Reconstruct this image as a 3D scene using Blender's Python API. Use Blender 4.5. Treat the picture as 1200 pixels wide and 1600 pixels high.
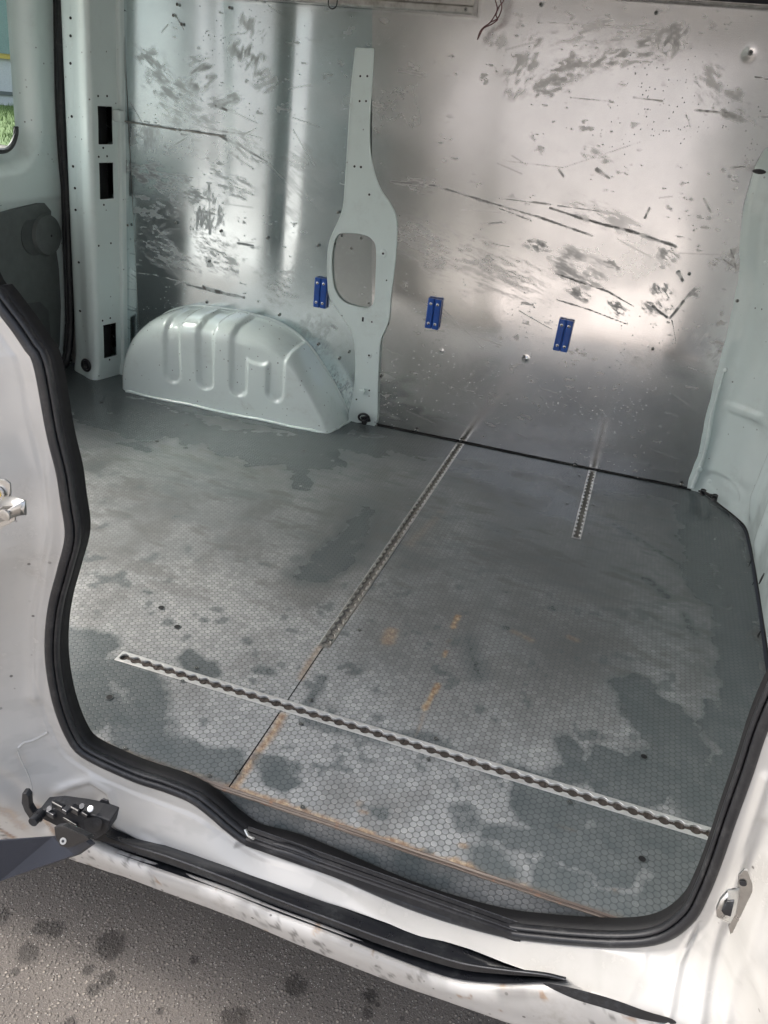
import bpy, math, random
import numpy as np
from mathutils import Vector
R_ = math.radians
random.seed(7)
sc = bpy.context.scene
for o in list(bpy.data.objects): bpy.data.objects.remove(o)
COL = sc.collection

# ------------------------------------------------------------------ camera
CAMZ = 1.0
FPX = 1255.0
EUL = (62.4267, -5.0827, 18.25)
cd = bpy.data.cameras.new('camera'); cam = bpy.data.objects.new('camera', cd); COL.objects.link(cam)
cd.sensor_fit = 'VERTICAL'; cd.sensor_height = 36; cd.lens = FPX / 1600 * 36
cd.clip_start = .02; cd.clip_end = 600
cam.location = (0, 0, CAMZ); cam.rotation_euler = tuple(R_(a) for a in EUL)
sc.camera = cam

# ------------------------------------------------------------------ world and sun
w = bpy.data.worlds.new('World'); sc.world = w; w.use_nodes = True
nt = w.node_tree; bg = nt.nodes['Background']
sky = nt.nodes.new('ShaderNodeTexSky'); sky.sky_type = 'NISHITA'; sky.sun_disc = False
SUN_EL, SUN_AZ = 48, 272       # azimuth measured clockwise from +Y
sky.sun_elevation = R_(SUN_EL); sky.sun_rotation = R_(SUN_AZ)
sky.air_density = 1.0; sky.dust_density = 6.0; sky.ozone_density = 1.0
hs = nt.nodes.new('ShaderNodeHueSaturation'); hs.inputs['Saturation'].default_value = .55
nt.links.new(sky.outputs[0], hs.inputs['Color']); nt.links.new(hs.outputs[0], bg.inputs[0])
bg.inputs[1].default_value = .15
sd = bpy.data.lights.new('sun', 'SUN'); sd.energy = 0.9; sd.angle = R_(18); sd.color = (1, .96, .9)
so = bpy.data.objects.new('sun', sd); COL.objects.link(so)
az = R_(SUN_AZ); el = R_(SUN_EL)
sdir = Vector((math.sin(az) * math.cos(el), math.cos(az) * math.cos(el), math.sin(el)))
so.rotation_euler = sdir.to_track_quat('Z', 'Y').to_euler()
sc.view_settings.view_transform = 'Standard'; sc.view_settings.look = 'None'
sc.view_settings.exposure = 1.6; sc.view_settings.gamma = 1
sc.render.engine = 'CYCLES'
sc.cycles.max_bounces = 10; sc.cycles.diffuse_bounces = 6; sc.cycles.glossy_bounces = 6

# ------------------------------------------------------------------ helpers
def _rot():
    ax, ay, az = [math.radians(a) for a in EUL]
    cx, sx, cy, sy, cz, sz = math.cos(ax), math.sin(ax), math.cos(ay), math.sin(ay), math.cos(az), math.sin(az)
    X = np.array([[1,0,0],[0,cx,-sx],[0,sx,cx]]); Y = np.array([[cy,0,sy],[0,1,0],[-sy,0,cy]]); Z = np.array([[cz,-sz,0],[sz,cz,0],[0,0,1]])
    return Z @ Y @ X
RM = _rot()
def at(u, v, x=None, y=None, z=None):
    """photograph measurement -> point on a known plane of the van"""
    d = RM @ np.array([(u - 600) / FPX, -(v - 800) / FPX, -1])
    t = y / d[1] if y is not None else x / d[0] if x is not None else (z - CAMZ) / d[2]
    return np.array([0, 0, CAMZ]) + t * d
def fl(pts, z=0): return [at(u, v, z=z)[:2] for u, v in pts]           # to floor (x,y)
def wl(pts, y=2.45): return [at(u, v, y=y)[[0, 2]] for u, v in pts]     # to wall (x,z)

def lattice(seed):
    return np.random.RandomState(seed).rand(256, 256)
_L = {}
def vnoise(x, y, seed=0):
    if seed not in _L: _L[seed] = lattice(seed)
    L = _L[seed]
    xi = np.floor(x).astype(int); yi = np.floor(y).astype(int); fx = x - xi; fy = y - yi
    fx = fx * fx * (3 - 2 * fx); fy = fy * fy * (3 - 2 * fy)
    a = L[xi % 256, yi % 256]; b = L[(xi + 1) % 256, yi % 256]; c = L[xi % 256, (yi + 1) % 256]; d = L[(xi + 1) % 256, (yi + 1) % 256]
    return (a * (1 - fx) + b * fx) * (1 - fy) + (c * (1 - fx) + d * fx) * fy
def fbm(x, y, s, octv=4, seed=0, rough=.55):
    r = 0; a = 1; t = 0
    for k in range(octv):
        r = r + a * vnoise(x / s + 17.3 * k, y / s + 5.1 * k, seed + k); t += a; a *= rough; s *= .5
    return r / t
def sstep(a, b, x):
    t = np.clip((x - a) / (b - a), 0, 1); return t * t * (3 - 2 * t)
def segd(x, y, p, q):
    px, py = p; qx, qy = q; dx, dy = qx - px, qy - py; L2 = dx * dx + dy * dy + 1e-12
    t = np.clip(((x - px) * dx + (y - py) * dy) / L2, 0, 1)
    return np.hypot(x - px - t * dx, y - py - t * dy), t
def polyd(x, y, pts):
    if len(pts) == 1: return np.hypot(x - pts[0][0], y - pts[0][1])
    r = None
    for a, b in zip(pts[:-1], pts[1:]):
        d = segd(x, y, a, b)[0]; r = d if r is None else np.minimum(r, d)
    return r
def catmull(pts, n=8, closed=False):
    P = [np.array(p, float) for p in pts]; out = []; N = len(P)
    rng = range(N if closed else N - 1)
    for i in rng:
        p0 = P[(i - 1) % N] if closed or i > 0 else 2 * P[0] - P[1]
        p1 = P[i]; p2 = P[(i + 1) % N]
        p3 = P[(i + 2) % N] if closed or i + 2 < N else 2 * P[-1] - P[-2]
        for k in range(n):
            t = k / n
            out.append(.5 * ((2 * p1) + (-p0 + p2) * t + (2 * p0 - 5 * p1 + 4 * p2 - p3) * t * t + (-p0 + 3 * p1 - 3 * p2 + p3) * t ** 3))
    if not closed: out.append(P[-1])
    return np.array(out)
def resample(P, n):
    P = np.asarray(P, float); d = np.r_[0, np.cumsum(np.linalg.norm(np.diff(P, axis=0), axis=1))]
    t = np.linspace(0, d[-1], n)
    return np.stack([np.interp(t, d, P[:, k]) for k in range(P.shape[1])], 1)

def tag(o, label=None, cat=None, group=None, kind=None):
    if label: o['label'] = label
    if cat: o['category'] = cat
    if group: o['group'] = group
    if kind: o['kind'] = kind
    return o
def empty(name, loc=(0, 0, 0), parent=None):
    o = bpy.data.objects.new(name, None); COL.objects.link(o); o.location = loc; o.parent = parent
    o.empty_display_size = .05; return o

class MB:
    def __init__(s): s.v = []; s.f = []; s.m = []; s.n = 0
    def add(s, verts, faces, m=0):
        b = s.n; s.v.append(np.asarray(verts, float).reshape(-1, 3)); s.n += len(s.v[-1])
        for f in faces: s.f.append(tuple(int(i) + b for i in f)); s.m.append(m)
    def box(s, c, sz, m=0, rz=0, ax=None):
        h = np.array(sz) / 2; V = []
        for dx in (-1, 1):
            for dy in (-1, 1):
                for dz in (-1, 1): V.append([dx * h[0], dy * h[1], dz * h[2]])
        V = np.array(V)
        if ax is not None: V = V @ np.array(ax)          # rows = local axes
        if rz:
            c_, s_ = math.cos(rz), math.sin(rz); V = V @ np.array([[c_, s_, 0], [-s_, c_, 0], [0, 0, 1]])
        s.add(V + np.array(c), [(0,1,3,2),(4,6,7,5),(0,4,5,1),(2,3,7,6),(0,2,6,4),(1,5,7,3)], m)
    def grid(s, P, m=0, close_u=False, close_v=False, flip=False):
        P = np.asarray(P, float); a, b = P.shape[:2]; F = []
        for i in range(a if close_u else a - 1):
            for j in range(b if close_v else b - 1):
                i2 = (i + 1) % a; j2 = (j + 1) % b
                q = (i * b + j, i2 * b + j, i2 * b + j2, i * b + j2)
                F.append(q[::-1] if flip else q)
        s.add(P.reshape(-1, 3), F, m)
    def tube(s, path, r, n=8, m=0, caps=True):
        P = np.asarray(path, float); rr = np.broadcast_to(r, (len(P),)); rings = []
        T = np.gradient(P, axis=0); up = np.array([.12, .2, .97])
        for p, t, q in zip(P, T, rr):
            t = t / (np.linalg.norm(t) + 1e-9); a = np.cross(t, up); 
            if np.linalg.norm(a) < .1: a = np.cross(t, [1, 0, 0])
            a /= np.linalg.norm(a); b = np.cross(t, a)
            rings.append([p + q * (math.cos(k * 2 * math.pi / n) * a + math.sin(k * 2 * math.pi / n) * b) for k in range(n)])
        b0 = s.n; s.grid(rings, m, close_v=True)
        if caps:
            s.f.append(tuple(b0 + k for k in range(n))[::-1]); s.m.append(m)
            s.f.append(tuple(b0 + (len(P) - 1) * n + k for k in range(n))); s.m.append(m)
    def disc(s, c, nrm, r, h=.001, m=0, n=14, dome=0, r2=None, sc_=(1, 1)):
        nrm = np.array(nrm, float); nrm /= np.linalg.norm(nrm); up = np.array([0, 0, 1.]) if abs(nrm[2]) < .9 else np.array([0, 1., 0])
        a = np.cross(up, nrm); a /= np.linalg.norm(a); b = np.cross(nrm, a); c = np.array(c, float)
        r2 = r if r2 is None else r2
        prof = [(r, 0), (r2, h)] + ([(r2 * .7, h + dome * .7), (r2 * .3, h + dome)] if dome else [])
        V = []; 
        for q, hh in prof:
            for k in range(n):
                t = 2 * math.pi * k / n; V.append(c + nrm * hh + q * (math.cos(t) * a * sc_[0] + math.sin(t) * b * sc_[1]))
        F = []
        for i in range(len(prof) - 1):
            for k in range(n): F.append((i * n + k, i * n + (k + 1) % n, (i + 1) * n + (k + 1) % n, (i + 1) * n + k))
        F.append(tuple((len(prof) - 1) * n + k for k in range(n)))
        s.add(V, F, m)
    def build(s, name, mats, parent=None, smooth=False, bevel=0, attrs=None, auto=None):
        me = bpy.data.meshes.new(name); V = np.concatenate(s.v)
        me.from_pydata(V.tolist(), [], s.f)
        if not isinstance(mats, (list, tuple)): mats = [mats]
        for m in mats: me.materials.append(m)
        me.polygons.foreach_set('material_index', s.m)
        if smooth: me.polygons.foreach_set('use_smooth', [True] * len(me.polygons))
        if attrs:
            for k, a in attrs.items():
                at_ = me.attributes.new(k, 'FLOAT', 'POINT'); at_.data.foreach_set('value', np.asarray(a, np.float32).ravel())
        me.update(); me.validate()
        o = bpy.data.objects.new(name, me); COL.objects.link(o); o.parent = parent
        if auto:
            me.polygons.foreach_set('use_smooth', [True] * len(me.polygons))
            try: me.set_sharp_from_angle(angle=R_(auto))
            except Exception: pass
        if bevel:
            b = o.modifiers.new('bevel', 'BEVEL'); b.width = bevel; b.segments = 2; b.limit_method = 'ANGLE'; b.angle_limit = R_(40)
        return o
def fast_grid(name, P, mats, parent, attrs=None, smooth=True, keep=None, flip=False):
    """big regular sheet: P (a,b,3); keep (a-1,b-1) bool"""
    P = np.asarray(P, float); a, b = P.shape[:2]
    i, j = np.meshgrid(np.arange(a - 1), np.arange(b - 1), indexing='ij')
    q = np.stack([i * b + j, (i + 1) * b + j, (i + 1) * b + j + 1, i * b + j + 1], -1)
    if flip: q = q[..., ::-1]
    q = q[keep] if keep is not None else q.reshape(-1, 4)
    me = bpy.data.meshes.new(name)
    me.vertices.add(a * b); me.vertices.foreach_set('co', P.reshape(-1).astype(np.float32))
    n = len(q); me.loops.add(n * 4); me.loops.foreach_set('vertex_index', q.reshape(-1).astype(np.int32))
    me.polygons.add(n); me.polygons.foreach_set('loop_start', np.arange(0, n * 4, 4, dtype=np.int32))
    me.polygons.foreach_set('use_smooth', np.ones(n, bool) if smooth else np.zeros(n, bool))
    for m in (mats if isinstance(mats, (list, tuple)) else [mats]): me.materials.append(m)
    if attrs:
        for k, at_ in attrs.items():
            x = me.attributes.new(k, 'FLOAT', 'POINT'); x.data.foreach_set('value', np.asarray(at_, np.float32).ravel())
    me.update(calc_edges=True)
    o = bpy.data.objects.new(name, me); COL.objects.link(o); o.parent = parent
    return o
def polyplate(name, outline, y0, y1, mats, parent, bevel=.0015, hole=None, grid=None):
    """plate standing in the xz plane between y0 (back) and y1 (front, smaller y)"""
    import bmesh
    bm = bmesh.new(); edges = []
    for loop in [outline] + ([hole] if hole is not None else []):
        vs = [bm.verts.new((p[0], y1, p[1])) for p in loop]
        edges += [bm.edges.new((vs[i], vs[(i + 1) % len(vs)])) for i in range(len(vs))]
    bmesh.ops.triangle_fill(bm, use_beauty=True, use_dissolve=False, edges=edges)
    ext = bmesh.ops.extrude_face_region(bm, geom=list(bm.faces))
    for v in [g for g in ext['geom'] if isinstance(g, bmesh.types.BMVert)]: v.co.y = y0
    bmesh.ops.recalc_face_normals(bm, faces=bm.faces)
    me = bpy.data.meshes.new(name); bm.to_mesh(me); bm.free()
    for m in (mats if isinstance(mats, (list, tuple)) else [mats]): me.materials.append(m)
    o = bpy.data.objects.new(name, me); COL.objects.link(o); o.parent = parent
    if bevel:
        b = o.modifiers.new('bevel', 'BEVEL'); b.width = bevel; b.segments = 3; b.limit_method = 'ANGLE'; b.angle_limit = R_(50)
        me.polygons.foreach_set('use_smooth', [True] * len(me.polygons)); me.set_sharp_from_angle(angle=R_(50))
        wn = o.modifiers.new('wn', 'WEIGHTED_NORMAL'); wn.keep_sharp = False
    return o

# ------------------------------------------------------------------ materials
class NT:
    def __init__(s, name):
        s.mat = bpy.data.materials.new(name); s.mat.use_nodes = True; s.t = s.mat.node_tree
        s.b = s.t.nodes['Principled BSDF']; s.tc = s.t.nodes.new('ShaderNodeTexCoord')
    def link(s, a, b): s.t.links.new(a, b)
    def val(s, x, inp):
        if hasattr(x, 'is_linked') or hasattr(x, 'links'): s.link(x, inp)
        else: inp.default_value = x
    def math(s, op, a, b=0, c=None, clamp=False):
        n = s.t.nodes.new('ShaderNodeMath'); n.operation = op; n.use_clamp = clamp
        s.val(a, n.inputs[0]); s.val(b, n.inputs[1])
        if c is not None: s.val(c, n.inputs[2])
        return n.outputs[0]
    def vm(s, op, a, b=(0, 0, 0), c=(0, 0, 0), out=0):
        n = s.t.nodes.new('ShaderNodeVectorMath'); n.operation = op
        s.val(a, n.inputs[0]); s.val(b, n.inputs[1])
        if op in ('WRAP', 'MULTIPLY_ADD'): s.val(c, n.inputs[2])
        return n.outputs[out]
    def ss(s, a, b, x):
        n = s.t.nodes.new('ShaderNodeMapRange'); n.interpolation_type = 'SMOOTHSTEP'
        s.val(x, n.inputs['Value']); n.inputs['From Min'].default_value = a; n.inputs['From Max'].default_value = b
        return n.outputs[0]
    def mr(s, x, a, b, c, d):
        n = s.t.nodes.new('ShaderNodeMapRange'); s.val(x, n.inputs['Value'])
        for k, q in zip(('From Min', 'From Max', 'To Min', 'To Max'), (a, b, c, d)): n.inputs[k].default_value = q
        return n.outputs[0]
    def noise(s, scale, detail=3, rough=.55, vec=None, stretch=None, dist=0):
        n = s.t.nodes.new('ShaderNodeTexNoise'); n.inputs['Scale'].default_value = scale
        n.inputs['Detail'].default_value = detail; n.inputs['Roughness'].default_value = rough; n.inputs['Distortion'].default_value = dist
        v = vec or s.tc.outputs['Object']
        if stretch: v = s.vm('MULTIPLY', v, stretch)
        s.link(v, n.inputs['Vector']); return n.outputs['Fac']
    def vor(s, scale, feature='F1', out='Distance', vec=None, rnd=1):
        n = s.t.nodes.new('ShaderNodeTexVoronoi'); n.feature = feature; n.inputs['Scale'].default_value = scale
        n.inputs['Randomness'].default_value = rnd; s.link(vec or s.tc.outputs['Object'], n.inputs['Vector']); return n.outputs[out]
    def attr(s, name):
        n = s.t.nodes.new('ShaderNodeAttribute'); n.attribute_name = name; return n.outputs['Fac']
    def mix(s, f, a, b):
        n = s.t.nodes.new('ShaderNodeMix'); n.data_type = 'RGBA'
        s.val(f, n.inputs[0])
        for q, i in ((a, 6), (b, 7)):
            if isinstance(q, (tuple, list)): n.inputs[i].default_value = tuple(q) + (1,) * (4 - len(q))
            else: s.link(q, n.inputs[i])
        return n.outputs[2]
    def fmix(s, f, a, b):
        n = s.t.nodes.new('ShaderNodeMix'); n.data_type = 'FLOAT'
        s.val(f, n.inputs[0]); s.val(a, n.inputs[2]); s.val(b, n.inputs[3]); return n.outputs[0]
    def bump(s, h, strength=.3, dist=.001, nrm=None):
        n = s.t.nodes.new('ShaderNodeBump'); n.inputs['Strength'].default_value = strength; n.inputs['Distance'].default_value = dist
        s.link(h, n.inputs['Height'])
        if nrm: s.link(nrm, n.inputs['Normal'])
        return n.outputs[0]
    def set(s, **k):
        for a, v in k.items():
            n = {'base': 'Base Color', 'rough': 'Roughness', 'metal': 'Metallic', 'normal': 'Normal', 'spec': 'Specular IOR Level',
                 'coat': 'Coat Weight', 'coatr': 'Coat Roughness', 'trans': 'Transmission Weight', 'ior': 'IOR', 'aniso': 'Anisotropic'}[a]
            if isinstance(v, tuple) and len(v) == 3 and a == 'base': v = v + (1,)
            s.val(v, s.b.inputs[n])
        return s.mat

def paint(name, col, dirt=.3, rough=.22, seed=0, dirtcol=(.22, .19, .15), streak=(1, 1, 1), speck=.0, coat=.4):
    n = NT(name); off = n.vm('ADD', n.tc.outputs['Object'], (seed * 3.1, seed * 1.7, seed))
    d = n.noise(6, 6, .65, off, streak); d2 = n.noise(45, 4, .7, off)
    m = n.math('MULTIPLY', n.ss(.5, .8, d), n.ss(.35, .75, d2)); m = n.math('MULTIPLY', m, dirt)
    sp = n.vor(70, vec=off); rnd = n.vor(70, out='Color', vec=off)
    sx = n.t.nodes.new('ShaderNodeSeparateColor'); n.link(rnd, sx.inputs[0])
    sm = n.math('MULTIPLY', n.ss(.22, .12, sp), n.ss(1 - .35 * max(speck, .01), 1, sx.outputs[0]))
    sc_ = n.noise(1, 5, .75, off, (9, 9, 160)); sc2 = n.ss(.68, .75, sc_)
    base = n.mix(m, col, dirtcol); base = n.mix(n.math('MULTIPLY', sm, .8), base, (.05, .045, .04))
    if speck: base = n.mix(n.math('MULTIPLY', n.math('MULTIPLY', sc2, n.ss(.5, .7, d)), .5 * speck), base, (.15, .14, .13))
    ra = n.attr('rust'); rm = n.math('MULTIPLY', ra, n.ss(.25, .6, n.math('ADD', n.math('MULTIPLY', d2, .6), n.math('MULTIPLY', ra, .35))))
    base = n.mix(rm, base, n.mix(n.ss(.4, .65, d2), (.20, .10, .05), (.42, .30, .19)))
    base = n.mix(n.attr('grime'), base, (.06, .055, .05))
    rg = n.math('ADD', n.math('MULTIPLY', d2, .12), rough - .05)
    rg = n.math('ADD', rg, n.math('MULTIPLY', m, .5), clamp=True)
    pb = n.noise(350, 2, .5, off); lb = n.noise(7, 2, .5, off)
    nb = n.bump(pb, .05, .0006, n.bump(lb, .18, .004))
    return n.set(base=base, rough=rg, normal=nb, coat=coat, coatr=.06)
M = {}
M['white'] = paint('white body paint', (.51, .50, .475), .5, .22, 1, speck=.15)
M['mint'] = paint('white interior paint with green bounce', (.71, .80, .785), .3, .20, 4, speck=.25)  # greenish bounced light of the load bay put into the base colour
M['arch'] = paint('white arch paint with green bounce', (.71, .79, .775), .45, .12, 7, speck=.8, streak=(1, 1, 2))  # same greenish bounced light put into this white
M['rocker'] = paint('dirty white sill paint', (.50, .49, .47), .9, .35, 9, dirtcol=(.2, .16, .11), speck=1)
M['rocker_rust'] = paint('rust streaked jamb paint', (.72, .70, .66), 1.0, .4, 12, dirtcol=(.30, .13, .05), speck=1)

def alu(name, tint=(.89, .87, .86), r0=.09, seedv=0):
    n = NT(name); off = n.vm('ADD', n.tc.outputs['Object'], (seedv, 0, seedv * .7))
    sc_ = n.attr('scuff'); ds = n.attr('dull')
    fine = n.noise(1, 4, .6, off, (14, 14, 260)); fine2 = n.noise(1, 3, .6, off, (6, 6, 420))
    blot = n.noise(5, 4, .6, off); blot2 = n.noise(34, 4, .65, off)
    col = n.mix(n.ss(.35, .7, blot), tint, tuple(c * .9 for c in tint))
    col = n.mix(n.math('MULTIPLY', n.ss(.55, .75, blot2), .25), col, tuple(c * .72 for c in tint))
    col = n.mix(n.math('MULTIPLY', ds, .35), col, (.48, .48, .47))
    col = n.mix(sc_, col, (.12, .116, .112))
    rg = n.math('ADD', n.math('MULTIPLY', blot, .06), r0 - .03)
    rg = n.math('ADD', rg, n.math('MULTIPLY', blot2, .04)); rg = n.math('ADD', rg, n.math('MULTIPLY', ds, .17))
    rg = n.fmix(sc_, rg, .6)
    metal = n.math('SUBTRACT', 1, n.math('MULTIPLY', sc_, .85))
    # little dents that catch the light
    dv = n.vor(140, vec=off); rc = n.vor(140, out='Color', vec=off); sx = n.t.nodes.new('ShaderNodeSeparateColor'); n.link(rc, sx.inputs[0])
    dent = n.math('MULTIPLY', n.ss(.28, .0, dv), n.ss(.84, .95, n.math('MULTIPLY', sx.outputs[0], n.math('ADD', n.ss(.4, .62, n.noise(2.6, 3, .6, off)), .15))))
    h = n.math('ADD', n.math('MULTIPLY', fine, .5), n.math('MULTIPLY', fine2, .3))
    nb = n.bump(h, .06, .0005); nb = n.bump(dent, .9, .0016, nb)
    nb = n.bump(n.noise(3.1, 2, .5, off, (1, 1, .45)), .35, .006, nb)
    return n.set(base=col, rough=rg, metal=metal, normal=nb)
M['alu'] = alu('scuffed aluminium sheet')
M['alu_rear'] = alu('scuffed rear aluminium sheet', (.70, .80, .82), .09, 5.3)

M['plate'] = alu('dull cover plate aluminium', (.55, .57, .56), .25, 9.1)
def simple(name, col, rough=.4, metal=0, bumpn=None, dust=0, dustcol=(.25, .24, .22), coat=0, var=.15):
    n = NT(name); d = n.noise(28, 5, .65); d2 = n.noise(160, 3, .6)
    base = n.mix(n.ss(.3, .7, d), col, tuple(c * (1 - var) for c in col))
    if dust: base = n.mix(n.math('MULTIPLY', n.math('MULTIPLY', n.ss(.42, .72, d), n.ss(.3, .7, d2)), dust), base, dustcol)
    rg = n.math('ADD', n.math('MULTIPLY', d, .2), rough - .1)
    nb = n.bump(d2, .12, bumpn or .0005)
    return n.set(base=base, rough=rg, metal=metal, normal=nb, coat=coat)
M['rubber'] = simple('black rubber seal', (.020, .021, .024), .40, dust=.5, dustcol=(.10, .10, .10), bumpn=.0012)
M['rail_black'] = simple('black painted track', (.012, .013, .016), .3, dust=.35, dustcol=(.10, .11, .11), coat=.2)
M['black_plastic'] = simple('black plastic', (.018, .018, .02), .38, dust=.3, dustcol=(.10, .10, .10))
M['grease'] = simple('greasy black steel', (.020, .021, .024), .45, dust=.6, dustcol=(.085, .095, .11))
M['lip'] = simple('paler black steel', (.07, .072, .078), .3, .4, dust=.5, dustcol=(.22, .22, .22))  # paler steel, also drawn as highlight lines on track and tread
M['cast'] = simple('matt black cast steel', (.014, .015, .018), .6, dust=.7, dustcol=(.07, .08, .095), bumpn=.002)
M['navy'] = simple('dark blue grey bracket', (.028, .034, .05), .4, dust=.3, dustcol=(.08, .09, .11))
M['dark'] = simple('dark cavity', (.006, .006, .007), .7)
M['trim'] = simple('grey door trim plastic', (.125, .14, .138), .5)
M['trim_dark'] = simple('darker grey trim plastic', (.085, .095, .094), .5)
M['steel'] = simple('zinc plated steel', (.66, .66, .645), .30, 1, dust=.35, dustcol=(.34, .32, .28))
M['rail_alu'] = simple('worn rail aluminium', (.62, .60, .57), .34, .85, dust=.6, dustcol=(.25, .21, .17), var=.25)
M['rail_grit'] = simple('grit packed in the rail', (.055, .045, .037), .8, bumpn=.004, dust=.6, dustcol=(.12, .09, .07))
M['rail_dust'] = simple('pale dust in the rail', (.19, .18, .16), .6, bumpn=.004, dust=.6, dustcol=(.10, .09, .08))
M['rail_pale'] = simple('pale front rail aluminium', (.78, .78, .76), .36, .55, dust=.35, dustcol=(.35, .31, .26))
M['blue'] = simple('blue plastic', (.012, .085, .40), .32, var=.2)
M['screw'] = simple('bright screw head', (.72, .72, .70), .28, 1)
M['rivet'] = simple('dull rivet head', (.30, .30, .29), .38, 1)
M['wire'] = simple('brown wire insulation', (.16, .07, .07), .45)
M['black_wire'] = simple('black wire insulation', (.02, .02, .02), .4)
M['headliner'] = simple('dark roof trim', (.02, .022, .03), .7)

def ply_edge():
    n = NT('layered plywood edge'); z = n.tc.outputs['Object']
    lay = n.noise(1, 2, .5, z, (3, 3, 420)); chip = n.noise(40, 5, .7)
    c = n.mix(n.ss(.4, .6, lay), (.10, .075, .06), (.24, .20, .165)); c = n.mix(n.ss(.55, .75, chip), c, (.32, .15, .075))
    return n.set(base=c, rough=.7, normal=n.bump(lay, .4, .001))
M['ply_edge'] = ply_edge()

def floor_mat(name, riser=False):
    n = NT(name); S = .0115
    o = n.tc.outputs['Object']
    if riser:   # stands upright: use x,z
        sp = n.t.nodes.new('ShaderNodeSeparateXYZ'); n.link(o, sp.inputs[0]); cb = n.t.nodes.new('ShaderNodeCombineXYZ')
        n.link(sp.outputs[0], cb.inputs[0]); n.link(sp.outputs[2], cb.inputs[1]); o = cb.outputs[0]
    p = n.vm('MULTIPLY', o, (1 / S, 1 / S, 0)); p = n.vm('ADD', p, (400, 400 * 1.0, 0))
    # close rows run along y
    h = (math.sqrt(3), 1, 1)
    def cell(q): return n.vm('SUBTRACT', n.vm('MODULO', q, h), (h[0] / 2, h[1] / 2, 0))
    a = cell(p); b = cell(n.vm('ADD', p, (h[0] / 2, h[1] / 2, 0)))
    sp1 = n.vm('MULTIPLY', a, (1, 1, 0)); sp2 = n.vm('MULTIPLY', b, (1, 1, 0))
    ra = n.vm('LENGTH', sp1, out=1); rb = n.vm('LENGTH', sp2, out=1); r = n.math('MINIMUM', ra, rb)
    dot = n.ss(.47, .41, r); ring = n.math('MULTIPLY', n.ss(.32, .42, r), n.ss(.485, .43, r))
    first = n.math('LESS_THAN', ra, rb)
    ida = n.vm('FLOOR', n.vm('DIVIDE', p, h)); idb = n.vm('ADD', n.vm('FLOOR', n.vm('DIVIDE', n.vm('ADD', p, (h[0] / 2, h[1] / 2, 0)), h)), (.37, .71, 0))
    mv = n.t.nodes.new('ShaderNodeMix'); mv.data_type = 'VECTOR'; n.link(first, mv.inputs[0]); n.link(idb, mv.inputs[4]); n.link(ida, mv.inputs[5])
    wn = n.t.nodes.new('ShaderNodeTexWhiteNoise'); wn.noise_dimensions = '2D'; n.link(mv.outputs[1], wn.inputs['Vector']); rnd = wn.outputs['Value']
    if riser:
        wet = n.ss(.45, .6, n.noise(5, 3)); worn = n.math('MULTIPLY', n.noise(9, 4), .9); rust = n.math('MULTIPLY', n.noise(9, 4), 0); grime = n.noise(14, 4)
    else:
        wet = n.attr('wet'); worn = n.attr('worn'); rust = n.attr('rust'); grime = n.attr('grime')
    fine = n.noise(420, 3, .6); mid = n.noise(60, 5, .65)
    gap = n.mix(mid, (.092, .103, .104), (.145, .157, .157))
    dotc = n.mix(n.math('MULTIPLY', n.math('ADD', n.math('MULTIPLY', rnd, .38), n.math('MULTIPLY', mid, .85)), worn), (.12, .13, .132), (.47, .48, .48))
    col = n.mix(dot, gap, dotc)
    # caught light painted pale on raised rims in worn areas, pale film between dots
    col = n.mix(n.math('MULTIPLY', n.math('MULTIPLY', ring, n.ss(.72, 1, n.math('ADD', n.math('MULTIPLY', rnd, .75), n.math('MULTIPLY', worn, .45)))), n.math('MULTIPLY', n.ss(.45, .6, mid), .55)), col, (.60, .58, .55))
    col = n.mix(n.math('MULTIPLY', worn, .22), col, (.30, .30, .29))
    gm = n.math('MULTIPLY', grime, n.math('ADD', n.math('MULTIPLY', mid, .8), .4), clamp=True)
    col = n.mix(n.math('MULTIPLY', gm, .75), col, (.062, .060, .055))
    col = n.mix(rust, col, n.mix(n.ss(.4, .7, n.noise(90, 4, .7)), (.24, .145, .085), (.52, .41, .27)))
    wetc = n.mix(dot, (.068, .081, .084), (.088, .103, .106))
    w2 = n.math('MULTIPLY', wet, .93)
    col = n.mix(w2, col, wetc)
    rg = n.math('ADD', n.fmix(wet, n.math('ADD', n.math('MULTIPLY', mid, .22), .30), .19), n.math('MULTIPLY', fine, .06))
    hh = n.math('MULTIPLY', dot, n.fmix(wet, 1.0, .35))
    nb = n.bump(hh, .55, .0007); nb = n.bump(fine, .12, .0004, nb)
    nb = n.bump(n.noise(5, 2), .25, .006, nb)
    return n.set(base=col, rough=rg, normal=nb, spec=.55)
M['floor'] = floor_mat('hexagon anti slip plywood'); M['riser'] = floor_mat('hexagon plywood step riser', True)

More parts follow.
